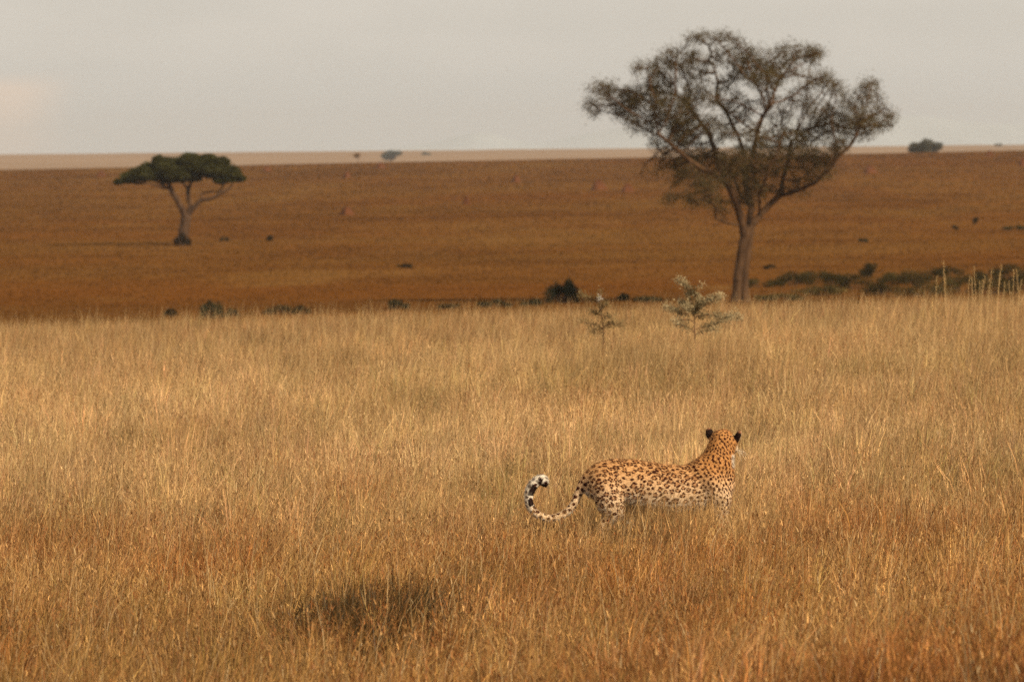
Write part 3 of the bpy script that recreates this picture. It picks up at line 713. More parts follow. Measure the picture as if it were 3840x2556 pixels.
def horizon_tree(px, py, w, h, D, label, seed, low=False, hz=HZ):
    base = np.array([ray(px, py)[0] * D, D, 0.0]); base[2] = float(gz(base[0], D)); s = D / F; rng = np.random.default_rng(seed)
    top = pt(px, py - h, D)[2]; hh = max(top - base[2], 2.0)
    T = thing('distant_tree', base, label, 'tree', 'trees far away on the pale plain')
    tb = Tubes(); cz = hh - h * s * (0.6 if low else 0.5)
    tb.poly([(0, 0, -0.3), (0.1, 0, cz * 0.5), (0, 0, cz)], [0.035 * w * s, 0.03 * w * s, 0.02 * w * s], 8, 2)
    for q in range(5):
        a = q * 1.3; tb.poly([(0, 0, cz * 0.6), (math.cos(a) * w * s * .18, math.sin(a) * w * s * .18, cz * 0.85), (math.cos(a) * w * s * .34, math.sin(a) * w * s * .34, cz)], [0.02 * w * s, 0.015 * w * s, 0.01 * w * s], 6, 2)
    link('trunk', tb.mesh('trunk', DARKBARK), T)
    P = []; C = []
    for q in range(14):
        x = rng.uniform(-0.4, 0.4) * w * s; y = rng.uniform(-0.4, 0.4) * w * s; k = 260
        fall = 1 - 0.7 * (abs(x) / (0.5 * w * s)) ** 2
        v = rng.normal(0, 1, (k, 3)); v /= np.linalg.norm(v, axis=1, keepdims=True); v *= rng.uniform(0.1, 1.05, (k, 1)) ** 0.45
        P.append(np.array([x, y, cz + (rng.uniform(-.35, .35) * h * s) * fall]) + v * np.array([w * s * .15, w * s * .15, h * s * (.36 if low else .22) * fall + .2])); C.append(np.array(hz) * rng.uniform(0.6, 1.4, (k, 1)))
    P = np.concatenate(P); C = np.concatenate(C)
    sh = Sheets(); sh.add(*leaf_quads(P, rng.uniform(0.5, 1.0, len(P)) * w * s * 0.06, C, rng, 0.7))
    link('crown', sh.mesh('crown', [DENSE]), T)
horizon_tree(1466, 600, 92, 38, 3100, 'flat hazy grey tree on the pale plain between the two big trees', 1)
horizon_tree(3466, 574, 134, 50, 1215, 'rounded hazy grey tree clump on the skyline right of the large tree', 2, True, (0.075, 0.070, 0.048))  # leaf colour greyed and lightened, haze painted into it
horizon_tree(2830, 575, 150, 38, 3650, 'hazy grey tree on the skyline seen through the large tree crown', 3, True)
horizon_tree(1597, 604, 44, 15, 3450, 'tiny hazy tree right of the flat hazy tree on the pale plain', 4, True, (0.13, 0.12, 0.09))  # crown colour lightened to paint in the fading by haze
horizon_tree(1340, 606, 36, 9, 1195, 'tiny brownish tree left of the flat hazy tree at the hill crest', 5, True, (0.26, 0.16, 0.085))  # brown crown, made paler in colour to fade like haze
horizon_tree(3745, 562, 36, 14, 3700, 'tiny faint tree on the skyline near the right edge', 6, True, (0.13, 0.12, 0.09))  # faintness put into the crown colour as painted haze

# ------------------------------------------------------------------ red mounds on the hillside
def mound(px, py, w, h, label):
    base = hit(px, py, 200.0); s = base[1] / F; rng = np.random.default_rng(int(px))
    W_, H_ = w * s / 2 * 1.1, h * s * 1.05 + 0.4
    T = []
    nr, na = 12, 28
    V = []
    for i in range(nr + 1):
        f = i / nr
        for j in range(na):
            a = j * 2 * math.pi / na
            rr = f * (1 + 0.18 * math.sin(3 * a + px) + 0.1 * math.sin(5 * a + 2 * px))
            z = H_ * (1 - f ** 2) ** 1.2 * (1 + 0.25 * math.sin(2 * a + px) * f + 0.15 * math.sin(6 * a + 9 * f))
            V.append((rr * W_ * math.cos(a), rr * W_ * math.sin(a), z - 0.08))
    q = [(i * na + j, i * na + (j + 1) % na, (i + 1) * na + (j + 1) % na, (i + 1) * na + j) for i in range(nr) for j in range(na)]
    o = link('earth_mound', np_mesh('earth_mound', np.array(V), quads=np.array(q), mats=[MOUND], smooth=True), None, base, label, 'mound', 'reddish mounds on the hillside')
for a in [(380, 664, 40, 14, 'small reddish mound high on the hillside left of the flat topped acacia'),
          (1000, 644, 34, 12, 'small reddish mound high on the hillside just right of the flat topped acacia'),
          (1300, 668, 30, 16, 'small reddish mound below the left of the flat hazy tree'),
          (1427, 632, 34, 14, 'reddish mound highest on the hillside, just below the flat hazy tree'),
          (1300, 806, 54, 16, 'wide reddish mound halfway up the middle of the hillside'),
          (1750, 768, 28, 18, 'small reddish mound alone halfway up the hillside'),
          (1935, 684, 32, 16, 'small reddish mound below the crest left of the large tree'),
          (2244, 714, 58, 24, 'largest reddish mound on the hillside, left of the large tree crown'),
          (2352, 720, 48, 18, 'reddish mound between the largest mound and the large tree crown'),
          (3262, 652, 48, 18, 'reddish mound on the hillside just right of the large tree crown'),
          (3710, 588, 30, 14, 'small reddish mound by the skyline near the right edge'),
          (3834, 624, 30, 20, 'reddish mound cut by the right edge of the view')]:
    mound(*a)

# ------------------------------------------------------------------ thorn shrubs in the grass
def thorn_shrub(cx, D, s0, org, lines, label, seed, leafcol, pale):
    rng = np.random.default_rng(seed)
    bx = ray(cx, 1200)[0] * D; base = np.array([bx, D, float(gz(bx, D))])
    T = thing('thorn_shrub', base, label, 'shrub', 'thorn shrubs standing in the grass')
    tb = Tubes(); sh = Sheets(); P = []; C = []; dirs = []
    for (pl, r, leafy, dz) in lines:
        pts = []
        for i, (x, y) in enumerate(pl):
            p = pt(org[0] + x / s0, org[1] + y / s0, D) - base; p[1] += dz * i / max(1, len(pl) - 1); pts.append(p)
        pts = np.array(pts)
        tt = np.linspace(0, len(pts) - 1, len(pts) * 6); cur = catmull(pts, tt)
        tb.poly(cur, np.linspace(r, r * 0.4, len(cur)), 6)
        if leafy:
            k = int(leafy * np.linalg.norm(np.diff(cur, axis=0), axis=1).sum() * 850)
            i = rng.uniform(0.15, 1, k) ** 0.8 * (len(cur) - 1); q = catmull(cur, i)
            P.append(q + rng.normal(0, 0.024, (k, 3)))
            f = np.clip(i[:, None] / len(cur) * 1.6 - 0.25 + rng.normal(0, 0.2, (k, 1)), 0, 1)
            C.append((np.array(leafcol) * (1 - f) + np.array(pale) * f) * rng.uniform(0.7, 1.25, (k, 1)))
    link('stems', tb.mesh('stems', TWIG), T)
    P = np.concatenate(P); C = np.concatenate(C)
    sh.add(*leaf_quads(P, rng.uniform(0.018, 0.044, len(P)), C, rng, 0.3, up=0.3))
    link('foliage', sh.mesh('foliage', [LEAF]), T)
    return T, base
S2 = [([(1010, 1700), (1010, 1350), (1000, 1050), (1000, 870)], 0.010, 0, 0),
      ([(1000, 900), (950, 720), (905, 520), (880, 400), (800, 290), (670, 235)], 0.007, 1.5, .1),
      ([(890, 420), (980, 470), (1060, 540), (1150, 640)], 0.004, 2.2, .05),
      ([(1000, 880), (1070, 720), (1200, 640), (1350, 580), (1500, 520)], 0.007, 2.0, -.1),
      ([(1000, 930), (930, 780), (830, 700), (740, 640)], 0.006, 2.0, .15),
      ([(1000, 890), (960, 800), (900, 760), (860, 720)], 0.005, 3.0, -.1),
      ([(1000, 880), (1040, 780), (1100, 690)], 0.005, 4.0, .0),
      ([(1000, 1000), (860, 970), (720, 965), (590, 990)], 0.006, .6, -.2),
      ([(900, 880), (760, 840), (620, 790), (470, 740)], 0.004, 1.6, .2),
      ([(1010, 960), (1060, 900), (1180, 900), (1360, 885), (1500, 930), (1700, 890), (1850, 920)], 0.005, 1.4, -.15),
      ([(1010, 1150), (1200, 1100), (1400, 1050), (1600, 960), (1720, 950)], 0.005, 1.1, .2),
      ([(1010, 1200), (900, 1130), (760, 1080), (640, 1040)], 0.005, .8, .1),
      ([(1010, 1250), (1150, 1180), (1300, 1150), (1420, 1160)], 0.004, .8, -.1),
      ([(880, 400), (960, 400), (1090, 370), (1150, 350)], 0.003, .5, 0)]
thorn_shrub(2605, 66.0, 4.9, (2400, 1000), S2, 'taller thorn shrub with pale sage leaf tips in the grass left of the large tree', 41, (0.085, 0.062, 0.026), (0.44, 0.35, 0.20))
S1 = [([(780, 860), (778, 720), (775, 600), (762, 490), (745, 390), (752, 300)], 0.008, 0.35, 0),
      ([(775, 600), (690, 570), (590, 540)], 0.006, .7, -.1), ([(760, 500), (720, 480), (680, 470)], 0.004, 1.0, .1),
      ([(750, 420), (700, 370), (640, 350), (590, 330)], 0.004, 1.2, .1), ([(780, 590), (850, 565), (935, 572)], 0.006, 1.3, .1),
      ([(765, 520), (810, 500), (850, 520)], 0.004, .9, -.1), ([(750, 440), (780, 410), (810, 400)], 0.003, 1.2, -.1), ([(776, 610), (730, 610), (690, 630)], 0.004, .8, .1)]
T1, b1 = thorn_shrub(2262, 68.0, 2.142, (1900, 950), S1, 'smaller brownish thorn shrub with a white blossom beside the near black bush', 43, (0.075, 0.045, 0.018), (0.26, 0.19, 0.09))
# the white blossom
p = pt(1900 + 742 / 2.142, 950 + 362 / 2.142, 68.0) - b1
rng = np.random.default_rng(3); sh = Sheets()
Pq = p + rng.normal(0, 0.010, (60, 3)) * np.array([1, 1, 1.9])
sh.add(*leaf_quads(Pq, rng.uniform(0.015, 0.03, 60), np.full((60, 3), 0.75) * np.array([1, .95, .85]), rng, 0.6, up=.3))
link('blossom', sh.mesh('blossom', [LEAF]), T1)

# ------------------------------------------------------------------ seed stalks at right
def seed_stalk(tx, ty, D, label, seed):
    rng = np.random.default_rng(seed)
    tp = pt(3300 + tx / 4.363, 950 + ty / 4.363, D)
    bx = tp[0] + rng.normal(-0.03, 0.05); base = np.array([bx, D, float(gz(bx, D)) - 0.02])
    T = thing('seed_stalk', base, label, 'stalk', 'dry seed stalks above the grass')
    top = tp - base; tb = Tubes()
    mid = top * 0.55 + np.array([rng.normal(0, 0.02), 0, 0])
    tt = np.linspace(0, 2, 24); cur = catmull(np.array([(0, 0, 0), mid, top]), tt)
    tb.poly(cur, np.linspace(0.0032, 0.002, 24), 5)
    link('stem', tb.mesh('stem', STRAW), T)
    P = []
    for z in np.arange(0.62, 1.0, 0.024):
        c = catmull(cur, np.array([z * 23]))[0] + rng.normal(0, 0.010, 3)
        P.append(c + rng.normal(0, 0.006, (6, 3)) * np.array([1, 1, 2.2]))
    P = np.concatenate(P)
    col = np.array([0.44, 0.31, 0.14]) * rng.uniform(0.5, 1.4, (len(P), 1))
    sh = Sheets(); sh.add(*leaf_quads(P, rng.uniform(0.006, 0.014, len(P)), col, rng, 0.6, up=.3))
    V_, q_ = tube_edges(cur[13:-1], cur[14:], np.full(10, .0024), np.full(10, .0022), 4); sh.add(V_, q_, None, np.full((len(V_), 3), 1.0) * np.array([0.44, 0.30, 0.14]))
    link('seed_head', sh.mesh('seed_head', [LEAF]), T)
tops = sorted([(1040, 120), (925, 370), (1065, 330), (1535, 210), (1465, 370), (1690, 430), (1720, 370), (1830, 240), (1985, 200), (2040, 460), (2105, 450), (2190, 280), (2225, 250), (2310, 440), (1630, 470), (1780, 510), (1500, 380), (1960, 320)])
for i, (x, y) in enumerate(tops):
    seed_stalk(x, y, 66 + (i * 37 % 11) * 0.5, '%s pale seed stalk from the left in the cluster at the right edge' % ordw[i], 200 + i)

# ------------------------------------------------------------------ dark tuft and green sprig in the near grass
def dark_tuft():
    T_ = []; rng = np.random.default_rng(77); sh = Sheets()
    base = np.array([DARKP[0], DARKP[1], float(gz(DARKP[0], DARKP[1]))])
    k = 5200
    bx = rng.normal(0, 0.22, k); by = rng.normal(-0.2, 1.05, k)
    z = gz(base[0] + bx, base[1] + by) - base[2] - 0.01
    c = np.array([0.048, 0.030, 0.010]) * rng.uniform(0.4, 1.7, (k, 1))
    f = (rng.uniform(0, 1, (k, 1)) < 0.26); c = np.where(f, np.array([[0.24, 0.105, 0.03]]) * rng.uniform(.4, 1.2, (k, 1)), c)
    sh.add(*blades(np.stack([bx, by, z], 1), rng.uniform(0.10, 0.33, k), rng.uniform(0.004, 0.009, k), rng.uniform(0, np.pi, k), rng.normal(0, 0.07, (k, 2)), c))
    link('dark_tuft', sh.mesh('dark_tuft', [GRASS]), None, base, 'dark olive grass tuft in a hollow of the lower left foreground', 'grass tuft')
dark_tuft()
def sprig():
    rng = np.random.default_rng(78); D = 48.5
    top = pt(1716, 1718, D); base = np.array([top[0] - 0.01, D, float(gz(top[0], D))])
    T = thing('leafy_sprig', base, 'dark green leafy sprig alone in the grass left of the leopard', 'plant')
    tb = Tubes(); o = top - base
    cur = np.array([(0, 0, 0), (o[0] * .5 - .02, 0, o[2] * .6), (o[0] - 0.05, 0, o[2] - .02), (o[0] + 0.03, 0, o[2] + .03), (o[0] + 0.11, 0, o[2] + .055)])
    tb.poly(cur, [0.004, 0.004, 0.003, 0.003, 0.002], 5, 4)
    link('stem', tb.mesh('stem', TWIG), T)
    tt = rng.uniform(1.9, 3.2, 90); P = catmull(cur, tt) + rng.normal(0, 0.013, (90, 3))
    c = np.array([0.035, 0.032, 0.012]) * rng.uniform(0.6, 1.8, (90, 1))
    t2 = rng.uniform(3.3, 4, 36); P2 = catmull(cur, t2) + rng.normal(0, 0.014, (36, 3))
    c2 = np.array([0.26, 0.22, 0.11]) * rng.uniform(0.6, 1.2, (36, 1))
    sh = Sheets(); P = np.concatenate([P, P2]); sh.add(*leaf_quads(P, rng.uniform(0.02, 0.04, len(P)), np.concatenate([c, c2]), rng, 0.5))
    link('foliage', sh.mesh('foliage', [LEAF]), T)
sprig()

# ------------------------------------------------------------------ the leopard
def build_leopard():
    MM = 40.0 / F
    def P(px, py, y=0.0): return np.array([(px - 2480) * MM, y, (2046 - py) * MM])
    prim = []      # (group, a, b, ra, rb)
    def chain(g, pts):
        for (a, b) in zip(pts[:-1], pts[1:]): prim.append((g, P(*a[:2], a[3]), P(*b[:2], b[3]), a[2] * MM, b[2] * MM))
    yaw = lambda px: (px - 2480) * MM * 0.16
    def yc(px, off=0.0): return yaw(px) + off
    # torso (slimmer than deep)
    chain('torso', [(2238, 1808, 55, yc(2238)), (2262, 1796, 66, yc(2262)), (2305, 1795, 77, yc(2305)), (2370, 1805, 84, yc(2370)), (2440, 1821, 87, yc(2440)), (2520, 1834, 89, yc(2520)), (2600, 1833, 88, yc(2600)), (2676, 1812, 85, yc(2676))])
    # shoulders, haunches, neck
    chain('body', [(2628, 1744, 22, yc(2628, -.055)), (2668, 1800, 46, yc(2668, -.075)), (2702, 1868, 42, yc(2696, -.085))])
    chain('body', [(2640, 1742, 22, yc(2640, .055)), (2672, 1800, 44, yc(2672, .075)), (2680, 1868, 36, yc(2680, .085))])
    chain('body', [(2640, 1780, 62, yc(2640)), (2690, 1748, 62, yc(2690, .0)), (2705, 1700, 50, yc(2705, .02)), (2714, 1662, 44, yc(2714, .03))])
    # near hind leg
    chain('body', [(2262, 1806, 58, yc(2262, -.055)), (2290, 1880, 46, yc(2290, -.085)), (2302, 1912, 33, yc(2302, -.09)), (2262, 1968, 17, yc(2262, -.085)), (2255, 1985, 14, yc(2255, -.085)), (2268, 2026, 14, yc(2268, -.085)), (2296, 2032, 13, yc(2296, -.085))])
    # far hind leg, stepping forward
    chain('body', [(2285, 1806, 56, yc(2285, .055)), (2350, 1870, 44, yc(2350, .08)), (2392, 1902, 30, yc(2392, .085)), (2368, 1968, 17, yc(2368, .085)), (2362, 1984, 14, yc(2362, .085)), (2378, 2026, 14, yc(2378, .085)), (2404, 2032, 13, yc(2404, .085))])
    # near fore leg
    chain('body', [(2702, 1862, 42, yc(2702, -.08)), (2702, 1910, 30, yc(2702, -.085)), (2702, 1975, 19, yc(2702, -.08)), (2704, 2022, 16, yc(2704, -.08)), (2730, 2032, 14, yc(2730, -.08))])
    # far fore leg
    chain('body', [(2670, 1862, 36, yc(2670, .075)), (2650, 1915, 28, yc(2650, .08)), (2636, 1975, 18, yc(2636, .075)), (2634, 2022, 16, yc(2634, .075)), (2660, 2032, 14, yc(2660, .075))])
    # toes
    for (px, off) in ((2296, -.085), (2404, .085), (2730, -.08), (2660, .075)):
        for k in (-1.5, -.5, .5, 1.5):
            prim.append(('toe', P(px - 2, 2034, yc(px, off + k * .013)), P(px + 9, 2037, yc(px, off + k * .015)), .011, .010))
    tail = [(2222, 1778, 26), (2197, 1796, 17), (2177, 1828, 12.8), (2162, 1861, 11.5), (2146, 1892, 11), (2120, 1916, 10.8), (2092, 1929, 10.6), (2056, 1935, 10.6), (2022, 1924, 11), (2000, 1906, 11.3), (1986, 1883, 11.8), (1983, 1854, 12.8), (1990, 1826, 15), (2007, 1801, 15), (2028, 1788, 14.5), (2042, 1792, 13), (2046, 1806, 9)]
    tl = [(a, b, c, yc(2222) - 0.002 * i) for i, (a, b, c) in enumerate(tail)]
    tt = np.linspace(0, len(tl) - 1, (len(tl) - 1) * 2 + 1)
    tp_ = catmull(np.array([P(a, b, d) for a, b, c, d in tl]), tt); tr_ = np.interp(tt, np.arange(len(tl)), [c * MM for _, _, c, _ in tl])
    for i in range(len(tt) - 1): prim.append(('tail', tp_[i], tp_[i + 1], tr_[i], tr_[i + 1]))
    # head
    hc = P(2717, 1655, yc(2717, .045))
    f = np.array([0.52, 0.84, -0.12]); f /= np.linalg.norm(f)
    rt = np.cross(f, [0, 0, 1.0]); rt /= np.linalg.norm(rt); up = np.cross(rt, f)
    H = lambda a, b, c: hc + rt * a + f * b + up * c       # right, forward, up
    prim.append(('head', H(0, -0.02, 0.0), H(0, 0.03, 0.0), .076, .068))
    prim.append(('head', H(-0.045, .03, -.025), H(0.045, .03, -.025), .050, .050))
    prim.append(('head', H(0, .05, -.01), H(0, .135, -.040), .050, .036))
    prim.append(('head', H(-.018, .125, -.046), H(.018, .125, -.046), .030, .030))
    prim.append(('head', H(0, .06, -.060), H(0, .128, -.074), .036, .022))
    prim.append(('head', H(0, .02, .030), H(0, .085, .010), .048, .030))
    allp = np.array([np.concatenate([p[1], p[2]]) for p in prim])
    lo = np.minimum(allp[:, :3].min(0), allp[:, 3:].min(0)) - 0.17; hi = np.maximum(allp[:, :3].max(0), allp[:, 3:].max(0)) + 0.17
    VX = 0.0065
    dims = np.ceil((hi - lo) / VX).astype(int)
    gx, gy, gz_ = [lo[i] + np.arange(dims[i]) * VX for i in range(3)]
    field = {}
    def rcone(Q, a, b, ra, rb, sy=1.0):
        a = a.copy(); b = b.copy()
        ba = b - a; l2 = (ba @ ba) + 1e-12; pa = Q - a
        t = np.clip((pa @ ba) / l2, 0, 1)
        dv = pa - t[..., None] * ba
        dv[..., 1] *= sy
        return np.sqrt((dv ** 2).sum(-1)) - (ra + (rb - ra) * t)
    def smin(a, b, k):
        h = np.clip(0.5 + 0.5 * (b - a) / k, 0, 1)
        return b * (1 - h) + a * h - k * h * (1 - h)
    Fd = np.full(dims, 0.2, np.float32)
    KK = {'torso': .03, 'body': .035, 'toe': .008, 'tail': .022, 'head': .025}
    def stamp(g, fn, a, b, r, k, sub=False):
        mn = np.minimum(a, b) - r - 0.06; mx = np.maximum(a, b) + r + 0.06
        i0 = np.clip(np.floor((mn - lo) / VX).astype(int), 0, dims); i1 = np.clip(np.ceil((mx - lo) / VX).astype(int) + 1, 0, dims)
        sl = tuple(slice(p_, q_) for p_, q_ in zip(i0, i1))
        Q = np.stack(np.meshgrid(gx[sl[0]], gy[sl[1]], gz_[sl[2]], indexing='ij'), -1)
        d = fn(Q)
        if sub: Fd[sl] = np.maximum(Fd[sl], -d)
        else: Fd[sl] = smin(Fd[sl], d, k)
    for g, a, b, ra, rb in prim:
        sy = 1.32 if g == 'torso' else (0.95 if g == 'head' else 1.0)
        stamp(g, lambda Q: rcone(Q, a, b, ra, rb, sy), a, b, max(ra, rb), KK[g])
    # ears: cupped leaves
    ears = []
    for (px, py, sgn) in ((2774, 1639, 1), (2668, 1630, -1)):
        c = P(px, py, 0) + np.array([0, hc[1] + (-.03 if sgn > 0 else .05), 0])
        eu = up * 0.93 + rt * sgn * 0.36; eu /= np.linalg.norm(eu)
        ef = f * 0.86 + rt * sgn * 0.42; ef -= eu * (ef @ eu); ef /= np.linalg.norm(ef)
        es = np.cross(eu, ef)
        ears.append((c, eu, ef, es))
        def ell(Q, c0, rs, rf, ru):
            dq = Q - c0
            a_ = dq @ es / rs; b_ = dq @ ef / rf; c_ = dq @ eu / ru
            k_ = np.sqrt(a_ ** 2 + b_ ** 2 + c_ ** 2)
            return (k_ - 1) * min(rs, rf, ru)
        stamp('ear', lambda Q: ell(Q, c, .029, .019, .045), c, c, .05, .022)
        cut = c + ef * .018 + eu * .006
        stamp('ear', lambda Q: ell(Q, cut, .022, .016, .033), cut, cut, .05, .008, True)
    # naive surface nets
    ins = Fd < 0
    cor = np.stack([ins[i:dims[0] - 1 + i, j:dims[1] - 1 + j, k:dims[2] - 1 + k] for i in (0, 1) for j in (0, 1) for k in (0, 1)], 0)
    sc_ = cor.sum(0); act = (sc_ > 0) & (sc_ < 8)
    ids = np.full(act.shape, -1, np.int64); cells = np.argwhere(act); ids[act] = np.arange(len(cells))
    acc = np.zeros((len(cells), 3)); cnt = np.zeros(len(cells))
    offs = [(i, j, k) for i in (0, 1) for j in (0, 1) for k in (0, 1)]
    val = {o_: Fd[cells[:, 0] + o_[0], cells[:, 1] + o_[1], cells[:, 2] + o_[2]] for o_ in offs}
    for a in offs:
        for ax in range(3):
            if a[ax]: continue
            b = list(a); b[ax] = 1; b = tuple(b)
            va, vb = val[a], val[b]; cr = (va < 0) != (vb < 0)
            t = np.where(cr, va / np.where(cr, va - vb, 1), 0)
            pp = np.array(a, float)[None] + t[:, None] * (np.array(b) - np.array(a))[None]
            acc[cr] += pp[cr]; cnt[cr] += 1
    V = lo + (cells + acc / cnt[:, None]) * VX
    quads = []
    for ax in range(3):
        o1, o2 = [(1, 2), (2, 0), (0, 1)][ax]
        sl0 = [slice(1, -1)] * 3; 
        A = ins[tuple(slice(1, dims[i] - 1) for i in range(3))]
        sh_ = [slice(1, dims[i] - 1) for i in range(3)]; sh_[ax] = slice(2, dims[ax])
        B = ins[tuple(sh_)]
        e = np.argwhere(A != B) + 1
        flip = ins[e[:, 0], e[:, 1], e[:, 2]]
        def idv(d1, d2):
            q = e.copy(); q[:, o1] += d1; q[:, o2] += d2
            return ids[q[:, 0], q[:, 1], q[:, 2]]
        q = np.stack([idv(-1, -1), idv(0, -1), idv(0, 0), idv(-1, 0)], 1)
        q[~flip] = q[~flip][:, ::-1]
        quads.append(q)
    quads = np.concatenate(quads); quads = quads[(quads >= 0).all(1)]
    # refine once with a subdivision modifier, then relax
    me0 = np_mesh('leopard_base', V, quads=quads, smooth=True)
    tmp = bpy.data.objects.new('leopard_temporary', me0); COL.objects.link(tmp)
    sm = tmp.modifiers.new('s', 'SMOOTH'); sm.iterations = 3; sm.factor = 0.4
    sb = tmp.modifiers.new('d', 'SUBSURF'); sb.levels = 1; sb.render_levels = 1
    dg = bpy.context.evaluated_depsgraph_get()
    me = bpy.data.meshes.new_from_object(tmp.evaluated_get(dg))
    bpy.data.objects.remove(tmp)
    me.name = 'leopard_body'
    n = len(me.vertices); V = np.empty(n * 3, np.float32); me.vertices.foreach_get('co', V); V = V.reshape(-1, 3).astype(float)
    NR = np.empty(n * 3, np.float32); me.vertices.foreach_get('normal', NR); NR = NR.reshape(-1, 3).astype(float)
    # ---- coat
    rng = np.random.default_rng(123)
    gx_ = V[:, 0] / MM + 2480; gy_ = 2046 - V[:, 2] / MM        # drawing coordinates
    sst = lambda x, a, b: np.clip((x - a) / (b - a), 0, 1) ** 2 * (3 - 2 * np.clip((x - a) / (b - a), 0, 1))
    hd_ = (V - hc); hr = hd_ @ rt; hf = hd_ @ f; hu = hd_ @ up
    ishead = (np.linalg.norm(hd_, axis=1) < .10) | ((hf > 0.02) & (np.linalg.norm(hd_, axis=1) < 0.22) & (gx_ > 2690) & (gy_ < 1715))
    dt = np.linalg.norm(V[:, None, :] - tp_[None, 4:], axis=2) if False else None
    tailk = np.full(n, -1.0); tw = np.zeros(n)
    near_t = gx_ < 2212
    if near_t.any():
        dm = np.linalg.norm(V[near_t][:, None] - tp_[None], axis=2); tailk[near_t] = dm.argmin(1) / 2.0
    istail = near_t & (tailk > 0.9)
    orange = np.array([0.44, 0.185, 0.043]); gold = np.array([0.60, 0.355, 0.160]); white = np.array([0.74, 0.66, 0.54]); pale = np.array([0.74, 0.60, 0.42])
    topness = sst(NR[:, 2], -0.1, 0.9)
    frontness = sst(gx_, 2560, 2660)
    base = gold[None] * (1 - topness[:, None]) + (gold * 0.68 + orange * 0.32)[None] * topness[:, None]
    fr = (frontness * sst(-gy_, -1840, -1730))[:, None]; base = base * (1 - fr * 0.65) + orange * fr * 0.65
    lowp = (sst(gy_, 1750, 1890) * 0.62 * (1 - fr[:, 0]))[:, None]; base = base * (1 - lowp) + pale * lowp
    bel = sst(-NR[:, 2], 0.15, 0.7) * (gy_ > 1840); inner = sst(gy_, 1880, 1935) * (gx_ > 2330) * (gx_ < 2620)
    wf = np.clip(np.maximum(bel, inner * 0.8), 0, 1)
    far_leg_in = ((V[:, 1] - (gx_ - 2480) * MM * 0.16) > 0.02) & (gy_ > 1885) & (NR[:, 1] < 0.3)
    wf = np.maximum(wf, far_leg_in * 0.8)
    thro = sst(gx_, 2743, 2752) * sst(gy_, 1700, 1712) * (1 - sst(gy_, 1742, 1764)); wf = np.maximum(wf, thro)
    tb_ = istail & (NR[:, 2] < -0.1); wf = np.where(istail, 0, wf)
    # the tail's underside is white; near the curled tip it turns outwards
    if istail.any():
        ti = np.clip((tailk * 2).astype(int), 0, len(tp_) - 2)
        tg = tp_[ti + 1] - tp_[ti]; tg /= np.maximum(np.linalg.norm(tg, axis=1, keepdims=True), 1e-9)
        # outer side of the curl, in the picture plane
        ou = np.stack([tg[:, 2], 0 * tg[:, 0], -tg[:, 0]], 1)
        ou = -ou
        side = (ou * NR).sum(1)
        ctr = np.array([2085, 0, 1835.0])
        outv = np.stack([(gx_ - 2030) * MM, 0 * gx_, (1860 - gy_) * MM], 1)
        wt = np.where(tailk > 7, sst((outv * NR).sum(1) / np.maximum(np.linalg.norm(outv, axis=1), 1e-6), 0.05, 0.45), sst(-NR[:, 2], 0.2, 0.7))
        wf = np.where(istail, wt, wf)
    base = base * (1 - wf[:, None]) + white * wf[:, None]
    # face: pale cheeks, muzzle and chin
    fm = ishead * sst(hf, 0.035, 0.085) ; lowf = ishead * sst(-hu, 0.015, 0.045) * sst(hf, -0.01, 0.03)
    fw = np.clip(np.maximum(lowf, fm * sst(-hu, -0.01, 0.03)), 0, 1)[:, None]
    base = base * (1 - fw) + np.array([0.62, 0.46, 0.29]) * fw
    # ---- rosettes and spots
    order = rng.permutation(n); scl_ = rng.uniform(0.76, 1.2, n)
    def region(i):
        """(spacing, kind)"""
        x, y = gx_[i], gy_[i]
        if istail[i]: return 0.034, 2
        if ishead[i] or (x > 2650 and y < 1690): return 0.0225, 2
        fr_ = x > 2618 - (y - 1740) * 0.0
        if fr_: return 0.0268, 2
        if y > 1935: return 0.034, 2
        if x < 2330: return 0.0400, 1
        return 0.0425, 0
    seeds = []; spc = []; kd = []
    cell = {}
    for i in order:
        s_, k_ = region(i); s_ *= scl_[i]
        if k_ < 2 and scl_[i] < 0.79: k_ = 2
        key = tuple((V[i] / 0.07).astype(int))
        ok = True
        for dx in (-1, 0, 1):
            for dy in (-1, 0, 1):
                for dz in (-1, 0, 1):
                    for j in cell.get((key[0] + dx, key[1] + dy, key[2] + dz), ()):
                        dv = V[i] - V[seeds[j]]
                        if dv @ dv < ((s_ + spc[j]) / 2) ** 2: ok = False; break
                    if not ok: break
                if not ok: break
            if not ok: break
        if ok:
            cell.setdefault(key, []).append(len(seeds)); seeds.append(i); spc.append(s_); kd.append(k_)
    seeds = np.array(seeds); spc = np.array(spc); kd = np.array(kd)
    SV = V[seeds]; SN = NR[seeds]
    ns = len(seeds)
    near = np.zeros(n, int); ndist = np.zeros(n)
    wob = rng.normal(0, 1, (3, 3)) * 1.0
    for a in range(0, n, 4000):
        q = V[a:a + 4000]
        dm = ((q[:, None] - SV[None]) ** 2).sum(2) / (spc[None] ** 2)
        near[a:a + 4000] = dm.argmin(1)
    fx = np.zeros((ns, 3)); fx[:, 0] = 1
    # long axis of the marks: along the body on the flank, downwards on chest and neck
    dn = np.zeros((ns, 3)); dn[:, 2] = -1; dn[:, 0] = 0.25
    frm = (gx_[seeds] > 2640) & ~ishead[seeds]
    fx = np.where(frm[:, None], dn, fx)
    t1 = fx - SN * (fx * SN).sum(1, keepdims=True); t1 /= np.maximum(np.linalg.norm(t1, axis=1, keepdims=True), 1e-6)
    t2 = np.cross(SN, t1)
